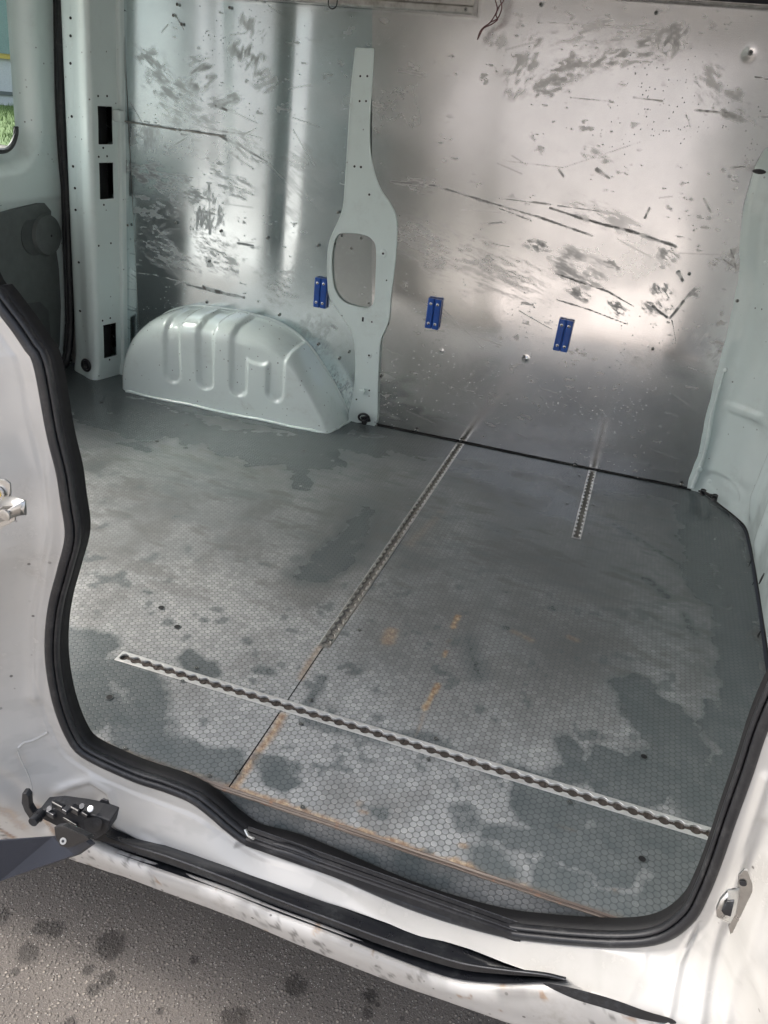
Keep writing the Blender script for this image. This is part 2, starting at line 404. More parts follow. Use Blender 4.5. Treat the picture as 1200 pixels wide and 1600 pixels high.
def asphalt():
    n = NT('damp asphalt')
    v1 = n.vor(125); c1 = n.vor(125, out='Color'); sx = n.t.nodes.new('ShaderNodeSeparateColor'); n.link(c1, sx.inputs[0])
    v2 = n.vor(330); c2 = n.vor(330, out='Color'); s2 = n.t.nodes.new('ShaderNodeSeparateColor'); n.link(c2, s2.inputs[0])
    big = n.noise(2.2, 4, .6)
    st = n.math('MULTIPLY', n.ss(.5, .2, v1), sx.outputs[0]); st2 = n.math('MULTIPLY', n.ss(.5, .2, v2), s2.outputs[0])
    c = n.mix(big, (.10, .088, .078), (.22, .196, .174))
    c = n.mix(n.math('MULTIPLY', st2, .8), c, (.27, .24, .21)); c = n.mix(n.ss(.45, .85, st), c, (.36, .32, .275)); c = n.mix(n.math('MULTIPLY', n.ss(.45, .75, n.noise(260, 3, .7)), .6), c, (.02, .017, .015))
    c = n.mix(n.ss(.90, .97, n.math('MULTIPLY', s2.outputs[1], n.ss(.5, .3, v2))), c, (.62, .60, .55))
    off = n.vm('ADD', n.tc.outputs['Object'], (3.3, 1.2, 0))
    dv = n.t.nodes.new('ShaderNodeTexVoronoi'); dv.inputs['Scale'].default_value = 9
    wv = n.vm('ADD', off, n.vm('MULTIPLY', n.t.nodes.new('ShaderNodeTexNoise').outputs['Color'], (.0, .0, .0)))
    n.link(wv, dv.inputs['Vector']); s3 = n.t.nodes.new('ShaderNodeSeparateColor'); n.link(dv.outputs['Color'], s3.inputs[0])
    rr = n.math('ADD', dv.outputs['Distance'], n.math('MULTIPLY', n.math('SUBTRACT', n.noise(38, 3, .6), .5), .22))
    drop = n.math('MULTIPLY', n.ss(.22, .12, rr), n.ss(.70, .76, s3.outputs[0]))
    nz = n.noise(34, 4, .7); nz2 = n.noise(120, 2, .6)
    for (u, v, r) in [(172,1477,26),(42,1491,18),(86,1453,16),(64,1450,14),(140,1515,9),(168,1529,13),(147,1546,11),(24,1519,8),(4,1432,14),(575,1583,9),(628,1591,4),(366,1592,22),(462,1541,19),(302,1500,9),(250,1580,6),(590,1570,5),(-30,1560,20),(110,1600,12),(700,1640,16)]:
        p = at(u, v, z=-.55); dd = n.vm('DISTANCE', n.tc.outputs['Object'], (float(p[0]), float(p[1]), -.55), out=1)
        q = n.math('ADD', n.math('DIVIDE', dd, r / 760.0), n.math('ADD', n.math('MULTIPLY', n.math('SUBTRACT', nz, .5), 1.3), n.math('MULTIPLY', n.math('SUBTRACT', nz2, .5), .9)))
        drop = n.math('MAXIMUM', drop, n.math('MULTIPLY', n.ss(1.15, .65, q), .9))
    c = n.mix(n.math('MULTIPLY', drop, .72), c, (.022, .019, .017))
    h = n.math('ADD', n.math('MULTIPLY', st, 1.0), n.math('MULTIPLY', st2, .5))
    rg = n.fmix(drop, .75, .45)
    return n.set(base=c, rough=rg, normal=n.bump(h, .8, .004))
M['asphalt'] = asphalt()
def glass():
    n = NT('green tinted glass'); return n.set(base=(.80, .93, .88), rough=.01, trans=1.0, ior=1.05)
M['glass'] = glass()
M['grass'] = simple('grass blades', (.10, .17, .035), .7, var=.5)
M['wallwhite'] = simple('pale rendered wall', (.55, .56, .57), .7)
M['yellow'] = simple('yellow painted frame', (.55, .42, .10), .5)
M['glass_dark'] = simple('window pane', (.20, .30, .28), .2)

# ------------------------------------------------------------------ setting: ground
def ground():
    m = MB(); xs = np.array([-150, -40, -8, -3, 0, 3, 8, 40, 150.]); P = np.array([[(x, y, -.55) for y in xs] for x in xs])
    m.grid(P); o = m.build('ground', M['asphalt']); tag(o, kind='structure'); return o
ground()
m = MB(); m.grid(np.array([[(x, y, -.546) for y in (-60, -20, -6, -1.75)] for x in (-60, -10, 0, 10, 60)]), flip=True)
o = m.build('pavement', simple_ := None or bpy.data.materials.new('pale paving')); tag(o, kind='structure')
PAV = simple_; PAV.use_nodes = True; PAV.node_tree.nodes['Principled BSDF'].inputs['Base Color'].default_value = (.46, .43, .40, 1); PAV.node_tree.nodes['Principled BSDF'].inputs['Roughness'].default_value = .8

VAN = empty('cargo_van', (-.75, 1.6, -.55))
tag(VAN, 'white cargo van with its side door open, showing the empty aluminium lined load bay', 'van')
VINV = np.array([.75, -1.6, .55])
def vp(o):     # parent keeping world coordinates
    o.parent = VAN; o.matrix_parent_inverse.identity(); o.location = Vector(VINV); return o
def part(mb, name, mats, parent=None, **k):
    o = mb.build(name, mats, None, **k)
    if parent is None: vp(o)
    else: o.parent = parent
    return o

# ------------------------------------------------------------------ load floor boards
YE = .836; XS = -.443          # front edge and seam between boards
cornerpts = [(2.455, .287), (2.446, .292), (2.434, .328), (2.40, .350), (2.361, .372), (2.293, .413), (2.242, .428), (2.2, .433), (2.072, .436), (1.78, .433), (1.5, .428), (.8, .42)]
cy = np.array([c[0] for c in cornerpts])[::-1]; cx = np.array([c[1] for c in cornerpts])[::-1]
def xmax(y): return np.interp(y, cy, cx)
RAIL_F = (-.790, .40, 1.031, 1.060)       # front rail x0,x1,y0,y1
def fy_front(x): return 0
RAIL_1 = (-.456, -.430, 1.236, 2.44)
RAIL_2 = (-.024, .002, 1.951, 2.437)
# stain shapes, metres on the floor, measured from the photograph
def blob(x, y, pts, r, soft, seed, amp=.6, s=.08):
    P = fl(pts); d = polyd(x, y, P); nn = (fbm(x, y, s, 4, seed) - .5) * 2 * amp * r
    return sstep(r + soft, r - soft, d + nn)
WET = [  # (points, radius m, softness)
 ([(90,600),(200,640),(350,690),(480,715)], .11, .02), ([(100,625),(160,660),(230,680)], .06, .02), ([(190,690),(230,700)], .03, .02),
 ([(420,690),(560,690),(640,700),(700,705)], .10, .03), ([(465,720),(480,760)], .035, .012),
 ([(580,800),(545,850),(500,890),(470,905)], .045, .02), ([(760,710),(850,730),(1000,760)], .10, .03), ([(740,740),(860,770),(880,800)], .07, .03),
 ([(1090,790),(1130,830),(1150,900),(1160,1000),(1165,1100),(1150,1200),(1120,1260)], .058, .008), ([(1080,800),(1090,860),(1110,930)], .045, .01),
 ([(960,820),(1010,850),(1060,880)], .014, .006), ([(1010,905),(1040,930)], .018, .006), ([(1070,960),(1085,990)], .014, .006),
 ([(1000,1090),(1040,1130),(1060,1170),(1030,1210),(960,1210)], .055, .008), ([(970,1100),(985,1120)], .016, .004), ([(1020,1200),(1080,1240),(1100,1270)], .045, .008),
 ([(880,1160),(890,1200),(870,1210)], .03, .008), ([(835,1240),(900,1270),(960,1290),(1000,1310),(1060,1320)], .055, .006), ([(800,1300),(860,1300),(900,1320),(950,1340)], .04, .006),
 ([(860,1380),(930,1400),(1010,1420),(1070,1360),(1090,1310)], .045, .008), ([(120,1080),(180,1120),(240,1150),(300,1190),(340,1200)], .045, .008),
 ([(105,1010),(110,1060),(130,1110)], .06, .01), ([(150,1040),(220,1070),(240,1110)], .035, .008), ([(300,1030),(330,1040)], .022, .004), ([(405,1047),(420,1050)], .016, .005),
 ([(485,1125),(540,1135),(600,1150),(680,1160),(700,1180)], .02, .008), ([(430,1205),(440,1225)], .026, .004), ([(410,1190),(450,1200)], .02, .005), ([(590,1270),(600,1272)], .012, .003),
 ([(755,1340),(770,1360)], .03, .01), ([(725,1270),(730,1290)], .02, .01), ([(765,1205),(775,1210)], .013, .003), ([(730,1000),(750,1060)], .02, .02), ([(480,1100),(505,1060)], .012, .004),
 ([(230,925),(232,926)], .011, .003), ([(262,972),(264,974)], .012, .003), ([(318,968),(320,970)], .010, .003), ([(385,1000),(388,1003)], .010, .004),
 ([(790,980),(792,981)], .012, .003), ([(860,950),(862,951)], .012, .003), ([(980,1105),(982,1108)], .012, .003), ([(925,1145),(928,1147)], .010, .003),
]
GRIME = [([(560,820),(520,880),(470,920)], .08, .06, .8), ([(700,960),(720,1040),(700,1100)], .09, .07, .6), ([(850,960),(900,1010),(880,1080),(800,1070)], .10, .08, .7),
 ([(600,940),(650,980),(640,1040)], .07, .06, .5), ([(800,860),(860,900),(930,930)], .07, .05, .5), ([(680,820),(640,880)], .05, .04, .5), ([(820,1110),(880,1130)], .06, .05, .6), ([(560,780),(620,790)], .08, .06, .4),
 ([(1180,960),(1190,1010),(1190,1060)], .03, .02, .9)]
RUST = [([(368,1226),(400,1180),(430,1140),(441,1118)], .0065, .006, .9), ([(500,1010),(480,1040),(470,1060)], .006, .006, .55), ([(560,930),(545,955)], .010, .006, .5), ([(612,985),(606,1002)], .012, .008, .55),
 ([(716,962),(708,980)], .0052, .0015, 1), ([(697,1018),(694,1026)], .004, .0015, .9), ([(703,1000),(700,1003)], .004, .002, .5), ([(684,1070),(663,1108)], .0055, .0015, 1), ([(668,1100),(650,1150)], .002, .002, .4),
 ([(800,985),(830,1000)], .006, .006, .35), ([(890,995),(900,1000)], .007, .004, .35), ([(722,1320),(726,1322)], .005, .002, .8), ([(566,1268),(572,1270)], .005, .002, .6), ([(560,1255),(562,1256)], .006, .003, .3), ([(870,1290),(895,1297)], .004, .002, .55), ([(690,800),(640,850)], .01, .01, .15), ([(960,1390),(962,1394)], .004, .002, .6)]
def floor_attrs(X, Y):
    sh = X.shape; wet = np.zeros(sh); gr = np.zeros(sh); ru = np.zeros(sh)
    wx = X + (fbm(X, Y, .12, 4, 31) - .5) * .06; wy = Y + (fbm(X, Y, .12, 4, 41) - .5) * .06
    for k, (p, r, s) in enumerate(WET):
        if r > .02: wet = np.maximum(wet, blob(wx, wy, p, r, s * 1.3, 50 + k, .75, .06) * (.82 + .3 * (fbm(X, Y, .03, 3, 600 + k) - .3)))
        else: wet = np.maximum(wet, blob(X, Y, p, r, s, 50 + k, .6, .02) * .75)
    # band along the wall and wheel arch
    band = sstep(2.28, 2.38, Y + (fbm(X, Y, .2, 4, 5) - .5) * .16 + np.where(X < -.8, .10, 0)); wet = np.maximum(wet, band)
    streak = fbm(X * .25 + Y * .1, Y, .02, 4, 77); wet = np.maximum(wet, sstep(.60, .68, streak) * sstep(1.3, 1.9, Y) * .7)
    # scattered footprints and drips
    dn = fbm(X, Y, .035, 3, 91); wet = np.maximum(wet, sstep(.70, .75, dn) * .7 * sstep(2.3, 1.6, Y))
    for k, (p, r, s, a) in enumerate(GRIME): gr = np.maximum(gr, a * blob(X, Y, p, r, s, 150 + k, .8, .06))
    gr = np.maximum(gr, sstep(.52, .75, fbm(X, Y * .6, .09, 5, 201)) * .55)
    gr = np.maximum(gr, sstep(.58, .72, fbm(X * .35 + Y * .3, Y, .03, 4, 205)) * .7 * sstep(1.05, 1.4, Y))
    for k, (p, r, s, a) in enumerate(RUST): ru = np.maximum(ru, a * blob(X, Y, p, r, s, 250 + k, .5, .012))
    e = Y - YE + (fbm(X, Y, .012, 3, 301) - .5) * .012 + (fbm(X, Y, .09, 3, 303) - .5) * .012
    ru = np.maximum(ru, sstep(.009, .002, e) * sstep(.3, .5, fbm(X, Y, .05, 3, 305) + .1 * (X > -.42)) * .9)
    worn = .30 + .55 * sstep(1.7, .95, Y) + (fbm(X, Y, .18, 4, 401) - .5) * .9
    worn = worn * (1 - .35 * sstep(1.2, 2.2, Y)) + sstep(.1, 0, abs(Y - 1.35)) * 0
    worn = worn + .25 * sstep(.35, .1, np.hypot(X + .62, Y - 1.35)) - .22 * sstep(.25, .05, np.hypot(X - .05, Y - 1.35))
    return dict(wet=np.clip(wet, 0, 1), grime=np.clip(gr, 0, 1), rust=np.clip(ru, 0, 1), worn=np.clip(worn, .06, 1))
def insert(lo, hi, step, extra):
    a = np.arange(lo, hi + 1e-6, step)
    for e in extra:
        if lo <= e <= hi: a = a[abs(a - e) > step * .45]; a = np.append(a, e)
    a = np.append(a, [lo, hi]); return np.unique(np.round(a, 6))
def board(name, x0, x1, label, rails):
    st = .0045
    ex = [q for r in rails for q in r[:2]]; ey = [q for r in rails for q in r[2:]]
    xs = insert(x0, x1, st, ex); ys = insert(YE, 2.45, st, ey)
    X, Y = np.meshgrid(xs, ys, indexing='ij')
    xm = xmax(Y)
    if x1 > 0: X = np.where(X > .15, .15 + (X - .15) * (xm - .15) / (x1 - .15), X)
    Z = (fbm(X, Y, .4, 2, 9) - .5) * .002
    Z = np.where(Y < YE + .001, Z * .3, Z)
    # small chips on the front edge
    xc = .5 * (X[:-1, :-1] + X[1:, 1:]); yc = .5 * (Y[:-1, :-1] + Y[1:, 1:])
    keep = np.ones(xc.shape, bool)
    for r in rails: keep &= ~((xc > r[0]) & (xc < r[1]) & (yc > r[2]) & (yc < r[3]))
    o = fast_grid(name, np.stack([X, Y, Z], -1), M['floor'], None, floor_attrs(X, Y), keep=keep); vp(o)
    o['label'] = label
    return o
bl = board('floor_board', -1.955, XS - .0012, 'rear plywood floor board left of the long rail', [RAIL_F, RAIL_1])
br = board('floor_board', XS + .0012, .437, 'front plywood floor board right of the long rail', [RAIL_F, RAIL_1, RAIL_2])
# underfloor
m = MB(); m.box((-.76, 1.69, -.10), (2.42, 1.64, .16)); u = part(m, 'underfloor', M['dark'])
# layered board edge and hex riser with a step
m = MB()
xs = np.linspace(-1.0, .42, 240); rows = []
for z, dy in ((-.0006, .0), (-.003, -.0022), (-.006, -.0015), (-.009, -.0026), (-.013, -.001), (-.0135, .004)):
    rows.append([(x, YE + dy + .0012 * (math.sin(x * 61) * .3 + random.random() * .5), z) for x in xs])
m.grid(np.array(rows)); part(m, 'board_edge', M['ply_edge'], bl if False else None, smooth=False)
m = MB(); P = []
for x in np.linspace(-1.0, .42, 60): P.append([(x, YE + .004, -.0135), (x, YE + .003, -.035), (x, YE + .001, -.06), (x, YE - .002, -.085), (x, YE - .010, -.09)])
m.grid(np.array(P), flip=True); part(m, 'step_riser', M['riser'])

# ------------------------------------------------------------------ lashing rails
def rail(name, a, b, width, label, mats, pitch=.0254, depth=.009, flip=0):
    """airline rail from a to b (x,y) with round holes joined by a slot"""
    a = np.array(a, float); b = np.array(b, float); L = np.linalg.norm(b - a); t = (b - a) / L; nrm = np.array([-t[1], t[0]])
    N = int(L / .0012); s = np.linspace(0, L, N); R = min(.0094, width * .40)
    c = (np.round((s / pitch) - .5) + .5) * pitch; dd = abs(s - c)
    hw = np.maximum(R * .50, np.sqrt(np.maximum(R * R - dd * dd, 0)))
    hw = np.where((s < .004) | (s > L - .004), .0002, hw)
    zt = .0012; m = MB(); W = width / 2
    for sg in (-1, 1):
        P = [];
        for i in range(N):
            base = a + t * s[i]
            def q(off, z): p = base + nrm * sg * off; return (p[0], p[1], z)
            P.append([q(W, -.006), q(W, zt * .6), q(W - .0012, zt), q(hw[i] + .0006, zt), q(hw[i], zt - .0006), q(hw[i], -.0035), ])
        m.grid(np.array(P), 0, flip=(sg > 0))
    P = [[tuple(a + t * s[i] - nrm * (W - .001)) + (-.0035 + .0012 * random.random(),), tuple(a + t * s[i] - nrm * (W * .3)) + (-.0045 + .0022 * random.random(),), tuple(a + t * s[i] + nrm * (W * .3)) + (-.0045 + .0022 * random.random(),), tuple(a + t * s[i] + nrm * (W - .001)) + (-.0035,)] for i in range(0, N, 2)]
    m.grid(np.array(P), 1)
    for e in (a, b):
        m.box((e[0], e[1], -.0025), (.0016, width, .007), 0, math.atan2(t[1], t[0]))
    o = part(m, name, mats, smooth=False); o['label'] = label; return o
rf = rail('lashing_rail', (-.789, 1.0455), (.36, 1.0455), .029, 'long pale front lashing rail with dirt filled holes along the door side', [M['rail_pale'], M['rail_grit']], .0245)
r1 = rail('lashing_rail', (-.443, 1.237), (-.443, 2.439), .026, 'long cross lashing rail between the two floor boards', [M['rail_alu'], M['rail_dust']], .0245)
r2 = rail('lashing_rail', (-.011, 1.952), (-.011, 2.436), .0255, 'short cross lashing rail near the front corner', [M['rail_alu'], M['rail_dust']], .0245)
# floor screws and drilled holes
m = MB(); m.disc((0, 0, 0), (0, 0, 1), .0042, .0006, 0, 16); m.disc((0, 0, .0007), (0, 0, 1), .0030, .0001, 1, 12); m.disc((0, 0, .0009), (0, 0, 1), .0014, .0001, 2, 8)
scr = m.build('floor_screw', [M['rivet'], M['trim_dark'], M['screw']])
SCREWS = [(307,1044),(285,1065),(486,1095),(470,1132),(517,993+8),(370,1210-3),(195,1169),(327,1213),(681,1155),(669,1187),(890,1254),(473,1262),(889,760),(886,787),(927,789),(876,832),(921,834),(605,870),(561,985),(905,743),(640,780),(470,760)]
def scatter(src, pts, parent_pick, z=0.0013):
    first = True
    for (u, v) in pts:
        p = at(u, v, z=0); o = src if first else src.copy()
        if not first: COL.objects.link(o)
        first = False
        o.parent = parent_pick(p); o.location = (p[0], p[1], z)
pick = lambda p: bl if p[0] < XS else br
scatter(scr, SCREWS, pick)
m = MB(); m.disc((0, 0, 0), (0, 0, 1), .0068, .0004, 0, 18); m.disc((0, 0, .0005), (0, 0, 1), .0055, .0001, 1, 18)
hol = m.build('drain_hole', [M['trim_dark'], M['dark']])
scatter(hol, [(252,950),(277,980),(171,1090),(1006,1183),(1003,1343),(245,690),(158,654-25),(292,664),(475,705)], pick, .0012)

# ------------------------------------------------------------------ aluminium wall sheets
def strokes(X, Z, S, seed=0, y=2.45):
    out = np.zeros(X.shape)
    for k, (pts, wdt, a) in enumerate(S):
        P = wl(pts, y); d = polyd(X, Z, P) + (fbm(X, Z, .03, 3, seed + k) - .5) * wdt * 1.4
        br_ = .35 + .9 * sstep(.35, .6, fbm(X, Z, .02, 3, seed + 60 + k))
        out = np.maximum(out, a * sstep(wdt, wdt * .25, d) * np.clip(br_, 0, 1))
    return out
def smears(X, Z, S, seed=0, y=2.45):
    out = np.zeros(X.shape)
    for k, (c, ru, rv, ang, stretch, fine, a) in enumerate(S):
        p = wl([c], y)[0]; dx = X - p[0]; dz = Z - p[1]; ca, sa = math.cos(R_(ang)), math.sin(R_(ang))
        ex = (dx * ca + dz * sa); ez = (-dx * sa + dz * ca)
        r = np.hypot(ex / ru, ez / rv) + (fbm(X, Z, .05, 3, seed + k) - .5) * 1.0
        msk = sstep(1.1, .35, r); 
        nn = fbm(ex / stretch, ez, fine, 4, seed + 100 + k, .62)
        n2 = fbm(ex / stretch / 2.2, ez, fine * .35, 3, seed + 140 + k, .7)
        out = np.maximum(out, a * .7 * sstep(.50 - .10 * msk, .74 - .10 * msk, nn * .62 + n2 * .38) * msk ** .7)
    return out
RIGHT_STROKES = [
 ([(612,283),(680,290),(760,315),(850,342),(925,368)], .0035, .85), ([(690,292),(760,318),(830,345)], .002, .7), ([(860,325),(905,340),(950,352),(990,362),(1050,382)], .004, .9), ([(1005,368),(1030,376),(1055,384)], .006, .8),
 ([(868,427),(905,440),(950,455),(990,478)], .0026, .9), ([(870,468),(920,483),(980,506)], .002, .8), ([(780,310),(850,318),(935,330)], .0022, .6), ([(620,285),(660,287)], .008, .6), ([(640,278),(665,282)], .004, .5),
 ([(1047,497),(1068,470)], .004, .9), ([(1020,478),(1042,495)], .004, .9), ([(1068,468),(1085,452)], .008, .7), ([(1050,500),(1056,532)], .0018, .9), ([(1060,425),(1066,437)], .006, .9), ([(990,152),(1035,158)], .003, .8), ([(1085,172),(1135,176)], .003, .8),
 ([(1130,178),(1160,188)], .010, .6), ([(1142,390),(1150,420)], .004, .8), ([(1130,405),(1165,430)], .003, .8), ([(1140,262),(1165,260)], .002, .8), ([(1180,120),(1200,124)], .002, .9), ([(840,35),(950,40),(1030,48)], .0012, .5), ([(1078,197),(1072,180)], .003, .6),
 ([(770,250),(880,262),(1000,222)], .0015, .25), ([(660,470),(740,520)], .002, .45), ([(690,480),(755,545)], .0018, .35), ([(885,615),(945,660)], .003, .18), ([(625,110),(665,118)], .004, .35), ([(890,152),(960,160)], .0012, .5),
 ([(1072,572),(1110,585)], .003, .45), ([(1072,603),(1090,606)], .003, .5), ([(1008,340),(1015,325)], .004, .9), ([(873,265),(880,275)], .004, .8), ([(835,235),(850,232)], .003, .6), ([(933,265),(952,278)], .006, .7), ([(1100,310),(1110,330)], .003, .6), ([(1165,375),(1172,365)], .006, .8), ([(1160,430),(1162,395)], .005, .7), ([(750,350),(790,347)], .003, .7),
]
RIGHT_SMEARS = [((990,80),.13,.05,15,1.6,.016,.8),((900,100),.10,.045,25,1.6,.018,.7),((815,115),.07,.05,60,1.5,.02,.55),((870,130),.07,.035,20,1.5,.015,.65),((1050,62),.05,.05,70,2.0,.012,.8),((835,62),.04,.03,55,2.0,.012,.7),((950,50),.16,.04,10,3,.012,.45),
 ((840,385),.07,.02,-12,1.6,.011,.9),((900,420),.12,.06,-15,2.5,.016,.6),((910,462),.05,.02,-20,1.6,.011,1),((962,480),.05,.024,-25,1.5,.010,1),((1040,465),.05,.038,-40,1.3,.012,1.0),((1015,480),.03,.02,-20,2,.01,.8),((1085,455),.025,.02,50,2,.008,.9),((1045,400),.045,.03,-25,2,.012,.8),((1115,410),.025,.022,-35,1.5,.008,1),((1150,400),.04,.06,60,1.5,.014,.7),
 ((1140,180),.07,.03,-10,2,.014,.8),((1150,150),.05,.03,-10,2,.014,.5),((930,240),.06,.02,-15,2,.014,.5),((940,330),.16,.04,-12,3,.016,.35),((700,390),.18,.10,-12,3,.014,.4),((1010,560),.10,.05,-20,2,.012,.35),((1130,560),.04,.10,60,2,.012,.45),((780,420),.20,.10,-14,4,.012,.35),((650,290),.05,.02,-8,3,.01,.6),((1110,130),.05,.05,-40,2,.014,.5),((770,60),.03,.05,60,2,.012,.4)]
REAR_STROKES = [([(190,190),(240,196),(280,203)], .004, .9), ([(288,203),(330,210),(350,212)], .004, .9), ([(340,212),(380,232),(420,255)], .005, .7), ([(318,450),(345,458),(380,465)], .009, 1), ([(290,445),(330,455)], .004, .8), ([(190,425),(240,430),(300,445)], .002, .5), ([(325,290),(327,365)], .006, .6), ([(315,330),(335,335)], .004, .6),
 ([(205,262),(250,270),(300,278)], .003, .5), ([(250,50),(260,38)], .003, .7), ([(335,165),(352,172)], .006, .9), ([(345,205),(380,210),(400,200)], .003, .6), ([(370,380),(395,384)], .003, .8), ([(262,232),(290,215)], .002, .6), ([(270,20),(285,45)], .003, .7), ([(400,250),(420,258),(440,280)], .003, .4)]
REAR_SMEARS = [((240,110),.10,.05,-30,1.6,.02,.8),((310,120),.08,.06,30,1.6,.02,.9),((275,145),.14,.05,-20,2,.018,.75),((385,90),.05,.08,70,1.6,.022,.9),((395,45),.04,.06,60,2,.02,.7),((350,160),.10,.03,15,2.5,.016,.8),((390,240),.08,.04,-30,3,.014,.8),((235,275),.12,.05,-8,2.5,.013,1),((290,300),.12,.07,-10,2,.015,.8),((230,330),.12,.09,0,2,.013,.7),((320,330),.09,.08,80,2,.012,.8),((250,400),.14,.07,-10,3,.012,.6),((360,290),.12,.05,-10,3,.014,.6),((420,130),.06,.05,20,2,.018,.5),((470,300),.12,.15,-30,3,.02,.25),((290,180),.12,.06,-15,2,.015,.6),((340,400),.12,.08,-15,2,.012,.5),((220,210),.05,.10,80,2,.02,.5),((440,440),.12,.10,-15,2,.010,.4),((530,600),.05,.10,60,1.5,.01,.5),((500,520),.08,.12,60,1.5,.01,.3)]
def warp(X, Z, seed, amp):
    return (fbm(X, Z * .45, .42, 2, seed) - .5) * amp
def general_scuff(X, Z, seed):
    g = sstep(.70, .76, fbm(X / 2.2, Z, .012, 3, seed, .6)) * sstep(.5, .65, fbm(X, Z, .12, 3, seed + 9)) * .4
    for k in range(30):       # random hairlines
        r = np.random.RandomState(seed + k); cx_ = r.uniform(X.min(), X.max()); cz = r.uniform(.05, 1.2); L = r.uniform(.02, .12); a = R_(r.normal(-8, 16))
        d, t = segd(X, Z, (cx_, cz), (cx_ + L * math.cos(a), cz + L * math.sin(a)))
        g = np.maximum(g, .30 * sstep(.0026, .0008, d) * (.4 + .6 * r.rand()))
    return g
# right (front) sheet
def sheet(name, xa, xb, z0, z1, y, S1, S2, mat, seed, label, wfun):
    st = .0026; nx = int((max(xb) - min(xa)) / st); nz = int((z1 - z0) / st)
    t, zz = np.meshgrid(np.linspace(0, 1, nx), np.linspace(z0, z1, nz), indexing='ij')
    xl = xa[0] + (xa[1] - xa[0]) * (zz - z0) / (z1 - z0); xr = xb[0] + (xb[1] - xb[0]) * (zz - z0) / (z1 - z0)
    X = xl + (xr - xl) * t; Y = y + wfun(X, zz)
    sc_ = np.maximum(strokes(X, zz, S1, seed), smears(X, zz, S2, seed + 300)); sc_ = np.maximum(sc_, general_scuff(X, zz, seed + 700))
    dull = sstep(.40, .75, fbm(X / 1.6, zz, .16, 4, seed + 800)) * .45 + .5 * sstep(.40, .62, zz + .05 * (X + .3))
    o = fast_grid(name, np.stack([X, Y, zz], -1), mat, None, dict(scuff=np.clip(sc_, 0, 1), dull=np.clip(dull, 0, 1)), flip=True); vp(o); o['label'] = label
    return o
def w_front(X, Z):
    d = warp(X, Z, 11, .010) - .011 * (1 - sstep(0, .36, X + .755 + .085 * Z)) * sstep(.2, .5, Z)
    for (u, v, r, a) in ((1170, 85, .011, .003), (822, 560, .006, -.004), (690, 548, .004, -.0025)):
        p = wl([(u, v)])[0]; d = d + a * np.exp(-((X - p[0]) ** 2 + (Z - p[1]) ** 2) / r ** 2)
    return d
def w_rear(X, Z):
    d = warp(X, Z, 21, .012)
    # shallow vertical pressings behind the sheet show through
    p0 = wl([(440, 100)])[0][0]
    d = d + .006 * np.exp(-((X - p0 - .03 * Z) / .035) ** 2) * sstep(.3, .7, Z) + .004 * np.exp(-((X + 1.33) / .04) ** 2) * sstep(.4, .8, Z)
    return d
fs = sheet('wall_sheet', (-.755, -.862), (.300, .330), .002, 1.262, 2.448, RIGHT_STROKES, RIGHT_SMEARS, M['alu'], 1000, 'large front aluminium wall sheet with black scuffs', w_front)
rs = sheet('wall_sheet', (-1.66, -1.66), (-.80, -.86), .0, 1.262, 2.458, REAR_STROKES, REAR_SMEARS, M['alu_rear'], 2000, 'rear aluminium wall sheet behind the wheel arch', w_rear)
# rear return strip of the rear sheet beside the corner pillar
st_ = sheet('wall_sheet', (-1.80, -1.78), (-1.664, -1.664), .0, 1.262, 2.462, [([(190,190),(206,193)], .004, .9)], [((198,260),.03,.06,80,2,.012,1),((198,540),.03,.05,80,2,.012,.6),((198,120),.03,.08,80,2,.012,.5)], M['alu_rear'], 3000, 'narrow aluminium strip beside the corner pillar', lambda X, Z: 0 * X)
# gasket line at the foot of the wall
m = MB(); m.tube([(x, 2.4435, .0015) for x in np.linspace(-.75, .29, 20)], .0026, 6); part(m, 'wall_joint', M['dark'])
# rivets: two kinds
m = MB(); m.disc((0, 0, 0), (0, -1, 0), .0048, .0010, 0, 16, dome=.0014, r2=.0042); m.disc((0, -.0028, 0), (0, -1, 0), .0016, .0001, 1, 10)
riv = m.build('rivet', [M['rivet'], M['dark']])
RIV_F = [(845,7),(1025,20),(1173,82),(587,175),(589,279),(625,337),(1077,428),(1152,470),(818,558),(1020,545),(595,588),(650,672),(606,506),(588,664),(720,688),(590,228+100),(898,727),(1065,757)]
RIV_R = [(277,7),(359,12),(271,24),(284,38),(275,348),(345,361),(327,408),(323,472),(418,372),(497,384),(528,332),(436,492),(530,530+30),(545,550),(200,352),(189,346),(497,538),(186,390)]
def put_riv(pts, parent, y, src, first):
    for (u, v) in pts:
        p = at(u, v, y=y); o = src if first[0] else src.copy()
        if not first[0]: COL.objects.link(o)
        first[0] = False; o.parent = parent; o.location = (p[0], y - .001, p[2])
fst = [True]
put_riv(RIV_F, fs, 2.4435, riv, fst); put_riv(RIV_R, rs, 2.4520, riv, fst)

